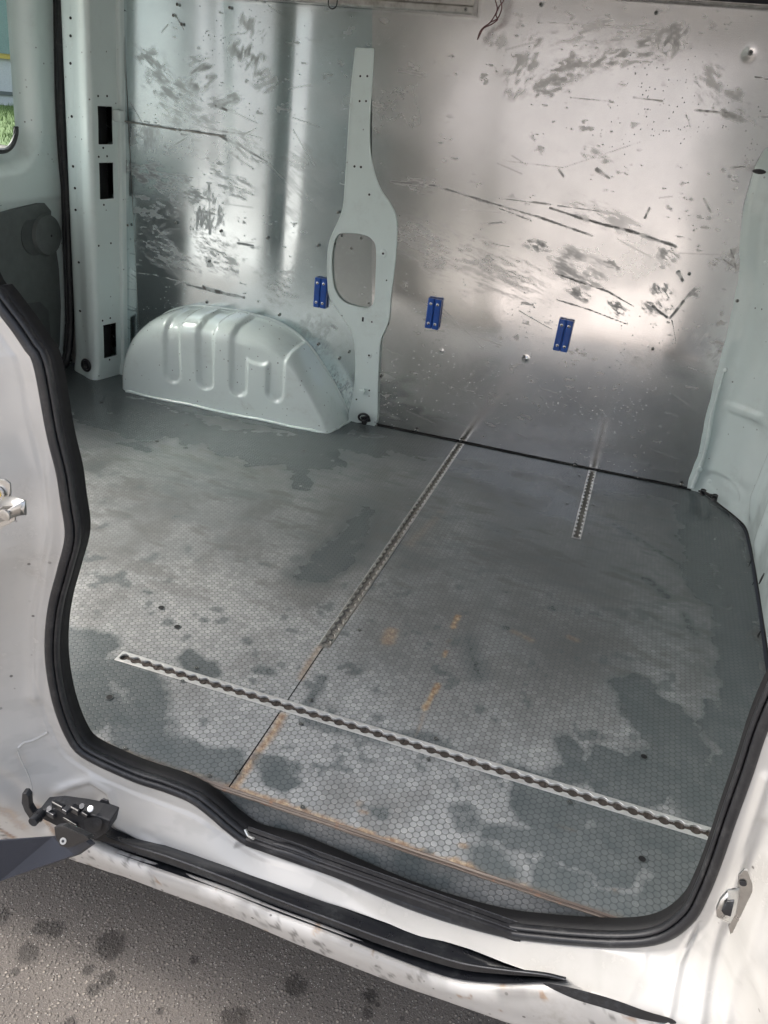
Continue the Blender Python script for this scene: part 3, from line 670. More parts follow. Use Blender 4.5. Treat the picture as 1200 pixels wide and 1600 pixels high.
# ------------------------------------------------------------------ blue two bar blocks
def blue_block(u, v, u2, v2, tilt, label, yb=2.4415):
    a = at(u, v, y=2.44); b = at(u2, v2, y=2.44); cx_ = (a[0] + b[0]) / 2; cz = (a[2] + b[2]) / 2; hz = abs(a[2] - b[2]) / 2
    wd = .045
    m = MB()
    for sg in (-1, 1):
        w2 = .0205; prof = [(-w2 / 2, 0), (-w2 / 2, -.011), (-w2 / 2 + .003, -.014), (w2 / 2 - .003, -.014), (w2 / 2, -.011), (w2 / 2, 0)]
        P = [[(sg * .0112 + px, py, z) for px, py in prof] for z in (-hz, -hz + .001, 0, hz - .001, hz)]
        P = np.array(P); P[0, :, 1] *= .9; P[-1, :, 1] *= .9
        m.grid(P)
        for k in (0, 4): m.add(P[k], [(0, 1, 2, 3, 4, 5)])
    m.box((0, -.0035, 0), (.030, .006, 2 * hz - .004), 0)
    o = part(m, 'blue_block', M['blue'], bevel=.0008); o.location = Vector(VINV + np.array([cx_, yb, cz])); o.rotation_euler = (0, R_(tilt), 0)
    o['label'] = label
    for sx in (-1, 1):
        for sz in (-1, 1):
            s = MB(); s.disc((sx * .0108, -.0138, sz * (hz - .016)), (0, -1, 0), .0046, .0008, 0, 16, dome=.0012); s.disc((sx * .0108, -.0162, sz * (hz - .016)), (0, -1, 0), .0015, .0001, 1, 8)
            s.build('screw', [M['screw'], M['dark']], o)
    return o
blue_block(489, 433, 511, 483, 1, 'blue two bar plastic block left of the white post', 2.452)
blue_block(667, 464, 689, 515, 1, 'blue two bar plastic block in the middle of the front sheet')
blue_block(871, 497, 890, 550, 1.5, 'blue two bar plastic block nearest the cab end')

# ------------------------------------------------------------------ white post between the sheets
post_px = [(556,84),(556.5,77),(558,76),(570,76.5),(582,77),(583.5,78),(583.5,84),(582,120),(578,190),(580,245),(592,290),(612,322),(620,348),(618,400),(611,460),(607,500),(595,530),(592,560),(590,600),(587,662),(566,659),(546,656),(552,620),(556,590),(556,545),(549,515),(533,490),(517,465),(513,440),(513,400),(517,375),(528,350),(537,325),(541,280),(546,200),(551,130)]
out = catmull(wl(post_px, 2.44), 5, True)
hole_px = [(527,367),(545,363),(570,366),(583,374),(589,390),(588,440),(586,470),(577,481),(560,480),(538,472),(524,455),(519,430),(519,395)]
hol2 = catmull(wl(hole_px, 2.44), 4, True)
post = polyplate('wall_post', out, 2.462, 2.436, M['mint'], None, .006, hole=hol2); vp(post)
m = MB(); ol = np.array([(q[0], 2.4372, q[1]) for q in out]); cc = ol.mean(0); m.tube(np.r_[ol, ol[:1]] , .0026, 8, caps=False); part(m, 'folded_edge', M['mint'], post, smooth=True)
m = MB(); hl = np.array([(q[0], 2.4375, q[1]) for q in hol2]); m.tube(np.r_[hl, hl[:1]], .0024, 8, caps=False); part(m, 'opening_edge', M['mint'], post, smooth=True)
pl = polyplate('cover_plate', catmull(wl([(517,372),(545,360),(573,363),(590,378),(592,440),(588,478),(575,484),(536,474),(516,452),(514,420)], 2.445), 4, True), 2.45, 2.4445, M['plate'], None, .0005); pl.parent = post
m = MB()
for (u, v, r) in [(563,119,.003),(574,119,.003),(562,158,.003),(572,158,.003),(554,260,.0035),(564,261,.0035),(577,304,.0035),(581,503,.003),(577,610,.003),(557,624,.003),(604,438,.0025)]:
    m = MB(); p = at(u, v, y=2.436); m.disc((p[0], 2.4356, p[2]), (0, -1, 0), r, .0002, 0, 12); part(m, 'drilled_hole', M['dark'], post)
p = at(567, 499, y=2.436); m = MB(); m.box((p[0], 2.4354, p[2]), (.006, .0006, .014), 0); part(m, 'slot', M['dark'], post)
for (u, v, r) in [(599,396,.013),(577,555,.010)]:
    p = at(u, v, y=2.436); m = MB(); m.disc((p[0], 2.4362, p[2]), (0, -1, 0), r, .002, 0, 24, dome=.001, r2=r * .8); m.disc((p[0], 2.4330, p[2]), (0, -1, 0), .0035, .0003, 1, 12)
    part(m, 'anchor_boss', [M['mint'], M['dark']], post, smooth=False)
m = MB()
for k, (u, v) in enumerate([(534,368),(523,381),(564,372),(585,405),(583,440),(517,433),(530,469),(576,474),(549,388)]):
    p = at(u, v, y=2.444); s = riv.copy(); COL.objects.link(s); s.parent = pl; s.location = (p[0], 2.4442, p[2])
# folded clip and stamped square low on the post
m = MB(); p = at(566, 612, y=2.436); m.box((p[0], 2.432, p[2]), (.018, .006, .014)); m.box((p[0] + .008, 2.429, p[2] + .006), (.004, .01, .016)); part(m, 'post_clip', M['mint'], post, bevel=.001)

# ------------------------------------------------------------------ lashing eyes
def eye(loc, rz, label, sc_=1):
    m = MB(); t = np.linspace(0, 1, 22); 
    a = t * 2 * math.pi; P = np.stack([.017 * np.cos(a), -.012 + 0 * a, .024 * np.sin(a) * .55 + .004], 1) * sc_
    m.tube(P, .0042 * sc_, 8, caps=False)
    m.tube([(0, 0.004, -.012 * sc_), (0, -.02 * sc_, -.012 * sc_)], .0085 * sc_, 12)
    m.box((0, .001, -.010 * sc_), (.030 * sc_, .006, .022 * sc_))
    o = part(m, 'lashing_eye', M['black_plastic'], smooth=False, bevel=.0008); o.location = Vector(VINV + np.array(loc)); o.rotation_euler = (R_(12), R_(-18), rz); o['label'] = label
    return o
p = at(570, 651, y=2.425); eye(p, R_(0), 'black lashing eye at the foot of the white post', 1.0)
# the one on the corner: two rubber capped lugs joined by a wire bar
p = at(1108, 772, z=.028); m = MB()
A = at(1098, 770, y=2.37); B = at(1117, 776, y=2.34)
m.tube([A + (0, 0, -.006), A + (0, -.002, .010)], [.0085, .0085], 12); m.tube([B + (0, 0, -.012), B + (0, -.002, .006)], [.009, .008], 12); m.tube([A + (0, 0, .004), (A + B) / 2 + (0, -.01, .004), B + (0, 0, .002)], .004, 8)
o = part(m, 'lashing_eye', M['black_plastic'], smooth=True); o['label'] = 'black lashing eye with two lugs in the front corner'

# ------------------------------------------------------------------ wheel arch
def arch():
    wallc = catmull([np.array(q) for q in [(-1.665, -.002), (-1.66, .08), (-1.622, .175), (-1.545, .25), (-1.45, .290), (-1.32, .302), (-1.20, .300), (-1.10, .285), (-1.01, .238), (-.93, .150), (-.875, .07), (-.838, -.002)]], 10)
    front = catmull([np.array(q) for q in [(-1.590, -.004), (-1.565, .07), (-1.520, .145), (-1.46, .198), (-1.39, .226), (-1.30, .236), (-1.18, .236), (-1.08, .222), (-1.0, .18), (-.935, .11), (-.893, .05), (-.866, -.004)]], 10)
    n = 150; Wc = resample(wallc, n); Fc = resample(front, n); c = np.array([-1.22, -.004])
    K = [];
    for k in range(26):                      # shoulder: quarter ellipse from the wall to the front face
        a = k / 25 * math.pi / 2; K.append((math.sin(a) ** 1.0, 1 - math.cos(a)))
    rows = []
    D = .168
    for k in range(26):
        a = k / 25 * math.pi / 2
        s = 1 - math.cos(a) ** .9            # 0 at wall, 1 at front outline
        d = math.sin(a) ** .8
        rows.append([(Wc[i][0] + (Fc[i][0] - Wc[i][0]) * s ** 1.3, 2.455 - D * d, Wc[i][1] + (Fc[i][1] - Wc[i][1]) * s ** 1.3) for i in range(n)])
    for k in range(1, 60):                   # front face towards the foot centre line
        f = k / 59
        rows.append([((Fc[i][0]) + (-1.228 + (Fc[i][0] + 1.228) * .96 - Fc[i][0]) * f, 2.287 - .003 * f, Fc[i][1] + (-.004 - Fc[i][1]) * f) for i in range(n)])
    P = np.array(rows); X, Z = P[..., 0], P[..., 2]
    # pressed channels: four stripes, the last two joined above
    u = X.copy(); yv = P[..., 1]
    zz = Z + (2.287 - np.minimum(yv, 2.287)) * 0
    hgt = Z + np.maximum(yv - 2.287, 0) * .0
    def stripe(cx_, zb, hw, ztop=9): 
        dz = np.maximum(zb + hw - Z, 0); dzt = np.maximum(Z - ztop, 0)
        return np.hypot(X - cx_, np.maximum(dz, dzt)) - hw
    d = np.minimum(np.minimum(stripe(-1.424, .068, .028), stripe(-1.300, .070, .028)), stripe(-1.178, .070, .028))
    d = np.minimum(d, stripe(-1.046, .076, .028))
    top = np.maximum(np.maximum(-1.206 - X, X - (-1.018 + .9 * np.maximum(Z - .17, 0))), .190 - Z + .012 * np.abs(np.abs(X + 1.112) / .04) ** 3)
    d = np.minimum(d, top)
    em = sstep(.005, -.005, d)
    lim = sstep(2.452, 2.43, yv)
    P[..., 1] += .0105 * em * lim * sstep(.0, .02, 0 * X + 1); P[..., 2] -= .0095 * em * lim * sstep(2.289, 2.32, yv)
    P[..., 1] += (fbm(X, Z, .12, 2, 77) - .5) * .003
    m = MB(); m.grid(P); o = part(m, 'wheel_arch', M['arch'], smooth=True)
    # rolled foot flange and sealant
    m = MB(); fp = [(-1.665, 2.45), (-1.64, 2.36), (-1.605, 2.295), (-1.58, 2.283), (-1.3, 2.280), (-1.0, 2.281), (-.89, 2.286), (-.855, 2.305), (-.842, 2.36), (-.832, 2.43)]
    Q = catmull(fp, 10); m.tube([(q[0], q[1], .002 + .0015 * math.sin(i * .7)) for i, q in enumerate(Q)], .0048, 8)
    part(m, 'foot_flange', M['arch'], o, smooth=True)
    # flange against the wall
    m = MB(); m.tube([(q[0], 2.4525, q[1]) for q in Wc], .0045, 8); part(m, 'wall_flange', M['arch'], o, smooth=True)
arch()

# ------------------------------------------------------------------ corner pillar with cut-outs
def lean(x, z): return x + .055 * z
def pillar():
    # plan outline; s runs along it
    pts = np.array([(-1.915, 2.46), (-1.908, 2.425), (-1.890, 2.392), (-1.83, 2.362), (-1.80, 2.345), (-1.775, 2.338), (-1.762, 2.343), (-1.755, 2.358), (-1.7365, 2.434), (-1.734, 2.440), (-1.722, 2.442), (-1.720, 2.47)])
    Q = catmull(pts, 9); d = np.r_[0, np.cumsum(np.linalg.norm(np.diff(Q, axis=0), axis=1))]
    # holes in side face: measured on plane x ~ -1.745
    rects = []
    for (u0, v0, u1, v1) in [(150,165,168,225),(151,253,169,310),(158,505,175,556)]:
        zc0 = at(u0, v0, y=2.385)[2]; zc1 = at(u1, v1, y=2.40)[2]; rects.append((2.366, 2.418, zc1, zc0))
    sx = np.interp([2.366, 2.418], Q[60:75, 1], d[60:75])
    s = insert(0, d[-1], .004, list(sx)); zs = insert(0, 1.36, .006, [q for r in rects for q in r[2:]])
    S, Z = np.meshgrid(s, zs, indexing='ij'); X = np.interp(S, d, Q[:, 0]); Y = np.interp(S, d, Q[:, 1])
    # flare at the foot
    X = X + .0 ; Y = Y - .012 * sstep(.06, .0, Z) * sstep(.02, .05, S)
    Y = Y + .004 * np.exp(-((X + 1.85) / .02) ** 2) * sstep(.12, .2, Z)
    X = lean(X, Z)
    sc_ = .5 * (S[:-1, :-1] + S[1:, 1:]); zc = .5 * (Z[:-1, :-1] + Z[1:, 1:]); keep = np.ones(sc_.shape, bool)
    for r in rects: keep &= ~((sc_ > sx[0]) & (sc_ < sx[1]) & (zc > r[2]) & (zc < r[3]))
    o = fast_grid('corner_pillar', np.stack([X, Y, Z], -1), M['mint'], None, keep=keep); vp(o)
    for r in rects:
        m = MB(); zc = (r[2] + r[3]) / 2; h = (r[3] - r[2])
        m.box((lean(-1.79, zc), 2.400, zc), (.055, .046, h + .004))
        P = [];
        # rim
        for yy, zz in ((2.366, r[2]), (2.418, r[2]), (2.418, r[3]), (2.366, r[3])):
            xx = lean(np.interp(yy, [2.358, 2.434], [-1.755, -1.7365]), zz); P.append((xx + .0006, yy, zz))
        m.tube(np.array(P + [P[0]]), .0014, 6, caps=False)
        part(m, 'pillar_cutout', M['dark'], o)
    for (u, v) in [(118,19),(110,28),(110,56),(110,99),(112,182),(114,260),(117,294),(118,328),(123,410),(125,486),(115,562)]:
        m = MB(); p = at(u, v, y=2.366); m.disc((p[0], 2.3665 - .014 * (v > 560), p[2]), (.1, -1, 0), .0042, .0004, 0, 10); part(m, 'drilled_hole', M['dark'], o)
    for (u, v) in [(153,150),(167,150),(161,231),(154,245),(167,244),(162,320),(154,384),(173,380),(160,501),(172,497),(171,562)]:
        # side face
        yy = 2.392; 
        for _ in range(3):
            p = at(u, v, y=yy); xs_ = lean(np.interp(yy, [2.358, 2.434], [-1.755, -1.7365]), p[2]); dd = at(u, v, x=xs_); yy = dd[1]
        m = MB(); m.disc((xs_ + .0006, yy, dd[2]), (1, -.24, 0), .0034, .0004, 0, 10); part(m, 'drilled_hole', M['dark'], o)
    p = at(136, 570, y=2.338); m = MB(); t = np.linspace(0, 2 * math.pi, 24)
    m.tube(np.stack([p[0] + .017 * np.cos(t), p[1] - .006 + 0 * t, p[2] + .021 * np.sin(t)], 1), .004, 8, caps=False)
    m.disc((p[0], p[1] - .002, p[2]), (0, -1, 0), .016, .002, 0, 18)
    m.tube([(p[0], p[1] - .012, p[2] + .012), (p[0] + .004, p[1] - .014, p[2] - .012)], .005, 8)
    q = part(m, 'lashing_eye', M['black_plastic'], o, smooth=True); q['label'] = 'round black lashing eye in the foot of the corner pillar'
    m = MB(); p = at(175, 180, y=2.42); m.box((lean(-1.722, .84) , 2.43, p[2]), (.03, .03, .035)); part(m, 'pillar_bracket', M['mint'], o, bevel=.006)
    m = MB(); A = at(186, 188, y=2.450); B = at(276, 203, y=2.450); C = at(350, 213, y=2.452); m.tube([A, B], .0022, 6); m.tube([B + (.008, 0, .002), C], .0018, 6)
    q = part(m, 'wall_clip_rod', M['rail_alu']); q['label'] = 'thin metal edge strip on the rear sheet'
pillar()

# ------------------------------------------------------------------ rear doors, window, seal
def xr(z): return -1.95 + .055 * z
def rear():
    # door inner shell with window opening, as a frame grid in (y,z)
    def wy(u, v):   # point on the leaning rear plane
        x = -1.95
        for _ in range(4): p = at(u, v, x=x); x = xr(p[2])
        return p[1], p[2]
    def shell(name, y0, y1, wy0, wy1, label, mirror=1):
        ys = np.linspace(y0, y1, 150); zs = np.linspace(-.05, 1.36, 200); Y, Z = np.meshgrid(ys, zs, indexing='ij')
        # window outline as rounded rectangle distance
        cy_, cz = (wy0 + wy1) / 2, (1.30 + .735) / 2; hy, hz = (wy1 - wy0) / 2, (1.30 - .735) / 2; r = .07
        qx = np.maximum(abs(Y - cy_) - hy + r, 0); qz = np.maximum(abs(Z - cz) - hz + r, 0)
        d = np.hypot(qx, qz) - r + np.minimum(np.maximum(abs(Y - cy_) - hy + r, abs(Z - cz) - hz + r), 0)
        off = .045 * sstep(.01, .075, d)             # frame stands inward of the glass
        off = off - .012 * sstep(.0, .03, .60 - Z) * 1
        edge = np.minimum(Y - y0, y1 - Y); off = off - .05 * sstep(.035, .0, edge)
        X = xr(Z) - .05 + off
        keep = (d[:-1, :-1] > -.004)
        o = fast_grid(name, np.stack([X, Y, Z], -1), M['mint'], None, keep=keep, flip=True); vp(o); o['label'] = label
        # glass and gasket
        m = MB(); zz = np.array([.70, 1.34]); P = [[(xr(z) - .052, y, z) for z in zz] for y in (wy0 - .03, wy1 + .03)]; m.grid(np.array(P)); part(m, 'window_glass', M['glass'], o)
        t = np.linspace(0, 2 * math.pi, 80); pth = []
        for a in t:
            cx_, cz_ = math.cos(a), math.sin(a); yy = cy_ + math.copysign(1, cx_) * (hy - r) + r * cx_; zz_ = cz + math.copysign(1, cz_) * (hz - r) + r * cz_
            pth.append((xr(zz_) - .046, yy, zz_))
        m = MB(); m.tube(np.array(pth), .008, 8, caps=False); part(m, 'window_gasket', M['rubber'], o)
        return o
    yw = wy(38, 100)[0]
    d1 = shell('rear_door', 1.62, 2.50, 1.72, yw, 'rear door with grey trim and window')
    # trim panel
    tp = [wy(*q) for q in [(0,334),(30,326),(62,318),(74,318),(84,330),(84,345),(92,392),(96,420),(99,480),(97,540),(90,565),(75,580)]]
    tp = [(1.70, .57)] + tp[0:] + [(2.25, .02), (1.70, .02)]
    def yzplate(name, outl, off0, off1, mat, parent, bev=.004):
        pts = catmull(outl, 4, True) if len(outl) > 20 else np.array(outl)
        import bmesh
        bm = bmesh.new(); vs = [bm.verts.new((xr(q[1]) + off1, q[0], q[1])) for q in pts]
        bm.faces.new(vs); ext = bmesh.ops.extrude_face_region(bm, geom=list(bm.faces))
        for v in [g for g in ext['geom'] if isinstance(g, bmesh.types.BMVert)]: v.co.x += off0 - off1
        bmesh.ops.recalc_face_normals(bm, faces=bm.faces); me = bpy.data.meshes.new(name); bm.to_mesh(me); bm.free(); me.materials.append(mat)
        o = bpy.data.objects.new(name, me); COL.objects.link(o); o.parent = parent
        b = o.modifiers.new('b', 'BEVEL'); b.width = bev; b.segments = 3; b.limit_method = 'ANGLE'; b.angle_limit = R_(50)
        return o
    yzplate('door_trim', [(q[0], q[1]) for q in tp], -.03, -.008, M['trim'], d1)
    y_, z_ = wy(74, 367)
    m = MB(); m.disc((xr(z_) - .008, y_, z_), (1, 0, 0), .070, .014, 0, 40, dome=.004, r2=.064); m.disc((xr(z_) + .0122, y_ + .005, z_ - .002), (1, 0, 0), .004, .0006, 1, 10)
    m.disc((xr(z_) - .009, y_ - .055, z_ + .002), (1, 0, 0), .062, .004, 2, 40)
    part(m, 'trim_knob', [M['trim'], M['dark'], M['trim_dark']], d1, smooth=False)
    yq = [wy(*q) for q in [(28,480),(45,474),(65,472),(78,485),(82,530),(78,560),(60,570),(28,565)]]
    yzplate('trim_pocket', yq, -.008, -.005, M['trim_dark'], d1, .002)
    # seal of the rear opening
    sp = [wy(*q) for q in [(88,0),(89,60),(91,155),(95,240),(100,300),(103,388),(106,470),(106,510),(101,560),(91,583),(78,592)]]
    path = [(xr(z) + .012, y, max(z, .006)) for y, z in [(sp[0][0], 1.34)] + sp + [(2.1, .006), (1.2, .006)]]
    path = resample(catmull(path, 6), 160); m = MB(); m.tube(path, .0125, 10); m.tube(path + np.array([-.012, -.004, 0]), .008, 8); part(m, 'rear_door_seal', M['rubber'], smooth=True)
rear()

# ------------------------------------------------------------------ cab bulkhead and front corner
def bulkhead():
    zs = np.linspace(0, 1.36, 260); pts = np.array([(.268, 2.452), (.289, 2.444), (.330, 2.432), (.374, 2.362), (.416, 2.292), (.436, 2.24), (.441, 2.15), (.442, 2.0), (.440, 1.75), (.436, 1.5), (.431, 1.2), (.43, .84)])
    Q = resample(catmull(pts, 10), 300); S, Z = np.meshgrid(np.arange(300), zs, indexing='ij'); X = Q[S, 0]; Y = Q[S, 1]
    d = np.r_[0, np.cumsum(np.linalg.norm(np.diff(Q, axis=0), axis=1))][S]
    # left edge follows the end of the sheet, leaning inwards and with a wavy return above
    k = sstep(.30, .0, d); wav = -.026 * np.clip(Z, 0, .75) / .75
    X = X + k * wav
    hx = np.zeros(X.shape)
    # tall rounded corner post swelling above z=.35, mid ribs
    hx += .050 * sstep(.42, .95, Z) * np.exp(-((d - .20) / .12) ** 2)
    hx += .045 * sstep(.62, .84, Z) * sstep(1.02, .90, Z) * np.exp(-((d - .04) / .09) ** 2)
    hx += .020 * np.exp(-((d - .30 - .10 * Z) / .018) ** 2) * sstep(.0, .12, Z) - .012 * np.exp(-((d - .17) / .05) ** 2) * sstep(.06, .10, Z) * sstep(.30, .26, Z)
    hx += .010 * sstep(.005, -.005, abs(Z - .275 - .12 * d) - .012) * sstep(.22, .18, d) * sstep(.04, .09, d)
    hx += .014 * np.exp(-((d - .48) / .03) ** 2) + .012 * np.exp(-((d - .62) / .05) ** 2) * sstep(.1, .3, Z)
    rr = np.hypot((d - .13) / .085, (Z - .055) / .032); hx -= .006 * sstep(1.05, .85, rr)
    hx -= (fbm(d, Z, .12, 3, 55) - .5) * .012
    hx = hx * sstep(.0, .06, Z)
    X = X + .14 * sstep(.955, 1.02, Z) * sstep(1.4, 1.0, d)
    X = X - hx * (.65 + .35 * sstep(.1, .3, d)); Y = Y - hx * .45 * sstep(.35, .1, d)
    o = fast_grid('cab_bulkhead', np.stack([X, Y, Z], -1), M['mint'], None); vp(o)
    # grey trim tube beside the sheet and its clip
    m = MB(); P = [at(1082,762, y=2.436), at(1092,735, y=2.436), at(1101,708, y=2.434), at(1107,680, y=2.434), at(1112,650, y=2.435), at(1122,612, y=2.437), at(1133,575, y=2.44)]
    m.tube(resample(catmull(P, 6), 40), np.r_[np.full(20, .0065), np.linspace(.0065, .002, 20)], 10); p = at(1093, 733, y=2.43); m.disc(p, (.2, -1, .1), .009, .006, 0, 16, dome=.002)
    q = part(m, 'corner_moulding', M['mint'], o, smooth=True)
    m = MB()
    for (u, v, r, y) in [(1134,578,.006,2.40),(1109,752,.006,2.385),(1200-4,410,.004,2.2)]:
        m = MB(); p = at(u, v, y=y); m.disc(p, (-.5, -.8, .1), r, .003, 0, 14, dome=.001); part(m, 'blind_rivet', M['mint'], o)
    for (u, v, a) in [(1175,880,.008),(1193,905,.010),(1180,912,.003),(1186,1000,.008)]:
        m = MB(); p = at(u, v, x=.428); m.disc((p[0] - .004, p[1], max(p[2], .004)), (-1, 0, .1), a, .001, 0, 14, sc_=(.6, 1.6)); part(m, 'slot', M['dark'], o)
    m = MB(); p = at(1186, 268, y=2.37); m.disc((p[0], p[1] - .004, p[2]), (-.3, -1, .2), .010, .001, 0, 12, sc_=(1.7, .6)); part(m, 'black_sticker', M['black_plastic'], o)
    m = MB(); m.tube([tuple(Q[i]) + (.004,) for i in range(8, 300, 3)], .003, 6); part(m, 'floor_gap', M['dark'], o)
bulkhead()

# ------------------------------------------------------------------ top rail, roof, outer skins
m = MB(); x0, x1 = -1.45, -.566
prof = [(2.446, 1.200), (2.400, 1.199), (2.396, 1.203), (2.396, 1.216), (2.402, 1.220), (2.402, 1.232), (2.396, 1.236), (2.396, 1.241), (2.446, 1.243)]
m.grid(np.array([[(x, y, z) for y, z in prof] for x in (x0, x1)]), flip=False); m.add([(x1, y, z) for y, z in prof], [tuple(range(len(prof)))])
part(m, 'upper_wall_rail', M['rail_alu'], bevel=.0008)
s = riv.copy(); COL.objects.link(s); vp(s); s.location = Vector(VINV + np.array([-.585, 2.3955, 1.21]))
m = MB(); m.box((-.75, 2.435, 1.318), (2.45, .03, .102)); m.tube([(-.62, 2.43, 1.2635), (.30, 2.43, 1.2635)], .006, 8, 1); part(m, 'roof_side_trim', [M['headliner'], M['rail_alu']], bevel=.004)
m = MB(); m.box((-.75, 1.64, 1.385), (2.6, 1.80, .03)); part(m, 'roof', M['white'])
m = MB(); m.box((-.75, 2.50, .55), (2.6, .03, 1.66)); part(m, 'far_side_panel', M['white'])
m = MB(); m.box((-1.55, .755, .55), (.80, .03, 1.66)); m.box((-.35, .80, 1.34), (1.75, .05, .08)); part(m, 'near_side_panel', M['white'])
m = MB(); m.box((-1.50, .776, .62), (.74, .008, 1.24)); part(m, 'added_near_lining', M['plate'])  # unseen lining, added dim to darken the reflection in the rear sheet

# ------------------------------------------------------------------ door opening: seal and jambs
SEALY = .80
seal_px = [(-45,430),(-20,458),(2,487),(22,513),(42,543),(58,572),(78,679),(93,740),(100,786),(107,840),(95,893),(81,947),(75,1000),(77,1050),(88,1105),(107,1154),(131,1182),(205,1217),(256,1234),(299,1252),(331,1276),(355,1297),(389,1320),(450,1337),(500,1357),(642,1418),(767,1456),(850,1469),(960,1477),(1030,1470),(1075,1440),(1098,1400),(1118,1350),(1140,1285),(1165,1215),(1200,1115)]
sw = [tuple(at(u, v, y=SEALY - .006)[[0, 2]]) for u, v in seal_px]
print('seal ends', sw[0], sw[-1])
top = [(-.74, 1.24), (-.83, 1.15), (-.85, .98)]
sealpath = [(-.2, 1.285), (-.62, 1.285)] + top + sw + [(.245, .60), (.245, 1.0), (.235, 1.18), (.16, 1.28), (-.2, 1.285)]
SP = resample(catmull(sealpath, 8), 420)
def frame2d(P):
    T = np.gradient(P, axis=0); T /= np.linalg.norm(T, axis=1)[:, None] + 1e-9
    return T, np.stack([T[:, 1], -T[:, 0]], 1)       # outward normal (path runs down the left, across the sill, up the right)
T, Nn = frame2d(SP)
cen = SP.mean(0); 
if np.mean(((SP - cen) * Nn).sum(1)) < 0: Nn = -Nn
def sweep(prof, mat, name, close=True, parent=None, smooth=True):
    P = np.array([[(SP[i][0] + Nn[i][0] * a, SEALY - b, SP[i][1] + Nn[i][1] * a) for a, b in prof] for i in range(len(SP))])
    m = MB(); m.grid(P, close_v=close); return part(m, name, mat, parent, smooth=smooth)
main = [(-.0035, -.005), (-.0042, .002), (-.003, .0045), (.000, .006), (.0035, .0064), (.0070, .005), (.0085, .001), (.008, -.004), (.004, -.006)]
lip = [(-.0090, -.010), (-.0100, -.004), (-.0094, -.001), (-.0075, .0005), (-.0055, .000), (-.0045, -.003), (-.0050, -.010)]
seal = sweep(main, M['rubber'], 'door_seal'); sweep(lip, M['rubber'], 'seal_lip', parent=seal)
sweep([(-.008, -.004), (-.002, -.004), (-.002, -.03), (-.008, -.032)], M['dark'], 'seal_flange', parent=seal)

# jamb loft: inner curve follows the seal, outer curve the body
keys = []   # (index on SP nearest, outer point)
def nearest(u, v): q = at(u, v, y=SEALY)[[0, 2]]; return int(np.argmin(np.hypot(SP[:, 0] - q[0], SP[:, 1] - q[1])))
def nidx(x, z): return int(np.argmin(np.hypot(SP[:, 0] - x, SP[:, 1] - z)))
K = [(nidx(-.74, 1.24), (-1.16, .70, 1.36)), (nidx(-.85, .98), (-1.16, .70, .95)), (nearest(58, 572), (-1.16, .70, .60)), (nearest(100, 786), (-1.16, .70, .35)), (nearest(81, 947), (-1.16, .70, .15)),
     (nearest(77, 1050), (-1.16, .70, .03)), (nearest(108, 1150), tuple(at(-200, 1250, y=.70)))]
K += [(nearest(133, 1175), tuple(at(-40, 1308, y=.735))), (nearest(160,1192), tuple(at(60, 1322, y=.745))), (nearest(209, 1209), tuple(at(150, 1284, y=.768))), (nearest(258, 1225), tuple(at(245, 1315, y=.768)))]
for (u, v), (u2, v2) in [((334,1268),(345,1350)),((390,1314),(425,1379)),((450,1337),(480,1398)),((500,1357),(530,1415)),((570,1388),(590,1434)),((642,1418),(655,1458)),((700,1438),(715,1477)),((767,1456),(775,1500)),((850,1469),(850,1526)),((960,1477),(960,1566)),((1030,1470),(1050,1597)),((1075,1440),(1120,1622))]:
    K.append((nearest(u, v), tuple(at(u2, v2, y=float(np.interp(u2, [700, 780, 850, 960], [.768, .762, .748, .730]))))))
K += [(nearest(1098, 1400), tuple(at(1250, 1680, y=.70))), (nearest(1118, 1350), (.55, .68, -.16)), (nearest(1140, 1285), (.75, .68, .05)), (nearest(1165, 1215), (.80, .68, .2)), (nearest(1200, 1115), (.80, .68, .45)), (nidx(.245, 1.0), (.80, .70, 1.0)), (nidx(.235, 1.18), (.80, .70, 1.36))]
K.sort(key=lambda k: k[0])
ki = np.array([k[0] for k in K]); ko = np.array([k[1] for k in K]); ii = np.arange(ki[0], ki[-1] + .1, .25)
O = np.stack([np.interp(ii, ki, ko[:, c]) for c in range(3)], 1)
ker = np.hanning(31); ker /= ker.sum()
Os = np.stack([np.convolve(np.pad(O[:, c], 15, 'edge'), ker, 'valid') for c in range(3)], 1)
I2 = np.stack([np.interp(ii, np.arange(len(SP)), SP[:, c] + Nn[:, c] * .0065) for c in range(2)], 1)
nT = 150; tt = np.linspace(0, 1, nT) ** 1.25
jam = np.zeros((len(ii), nT, 3))
LEN = np.hypot(Os[:, 0] - I2[:, 0], Os[:, 2] - I2[:, 1])
for j, t in enumerate(tt):
    dist = LEN * t
    yy = SEALY - .004 + (Os[:, 1] - SEALY + .004) * sstep(0, 1, (dist - np.minimum(.02, LEN * .2)) / (np.minimum(LEN, .15) - np.minimum(.02, LEN * .2))) 
    jam[:, j, 0] = I2[:, 0] + (Os[:, 0] - I2[:, 0]) * t; jam[:, j, 1] = yy; jam[:, j, 2] = I2[:, 1] + (Os[:, 2] - I2[:, 1]) * t
JX, JZ = jam[..., 0], jam[..., 2]; dist = LEN[:, None] * tt[None, :]
def ridge(pts, wdt, amp, y=.75):
    P = [tuple(at(u, v, y=y)[[0, 2]]) for u, v in pts]; return amp * np.exp(-(polyd(JX, JZ, P) / wdt) ** 2)
jy = np.zeros(JX.shape)
jy -= .0035 * sstep(.020, .028, dist)                                           # flange step beside the seal
jy += ridge([(50,620),(72,760),(78,850),(60,910),(50,960),(44,1050)], .006, .004)
jy -= ridge([(20,560),(35,700),(40,860),(28,1000),(20,1120)], .012, .006, .74)
jy += 0 * ridge([(28,1158),(50,1150),(72,1140)], .007, .006) - 0 * ridge([(28,1170),(50,1160),(74,1148)], .007, .007)
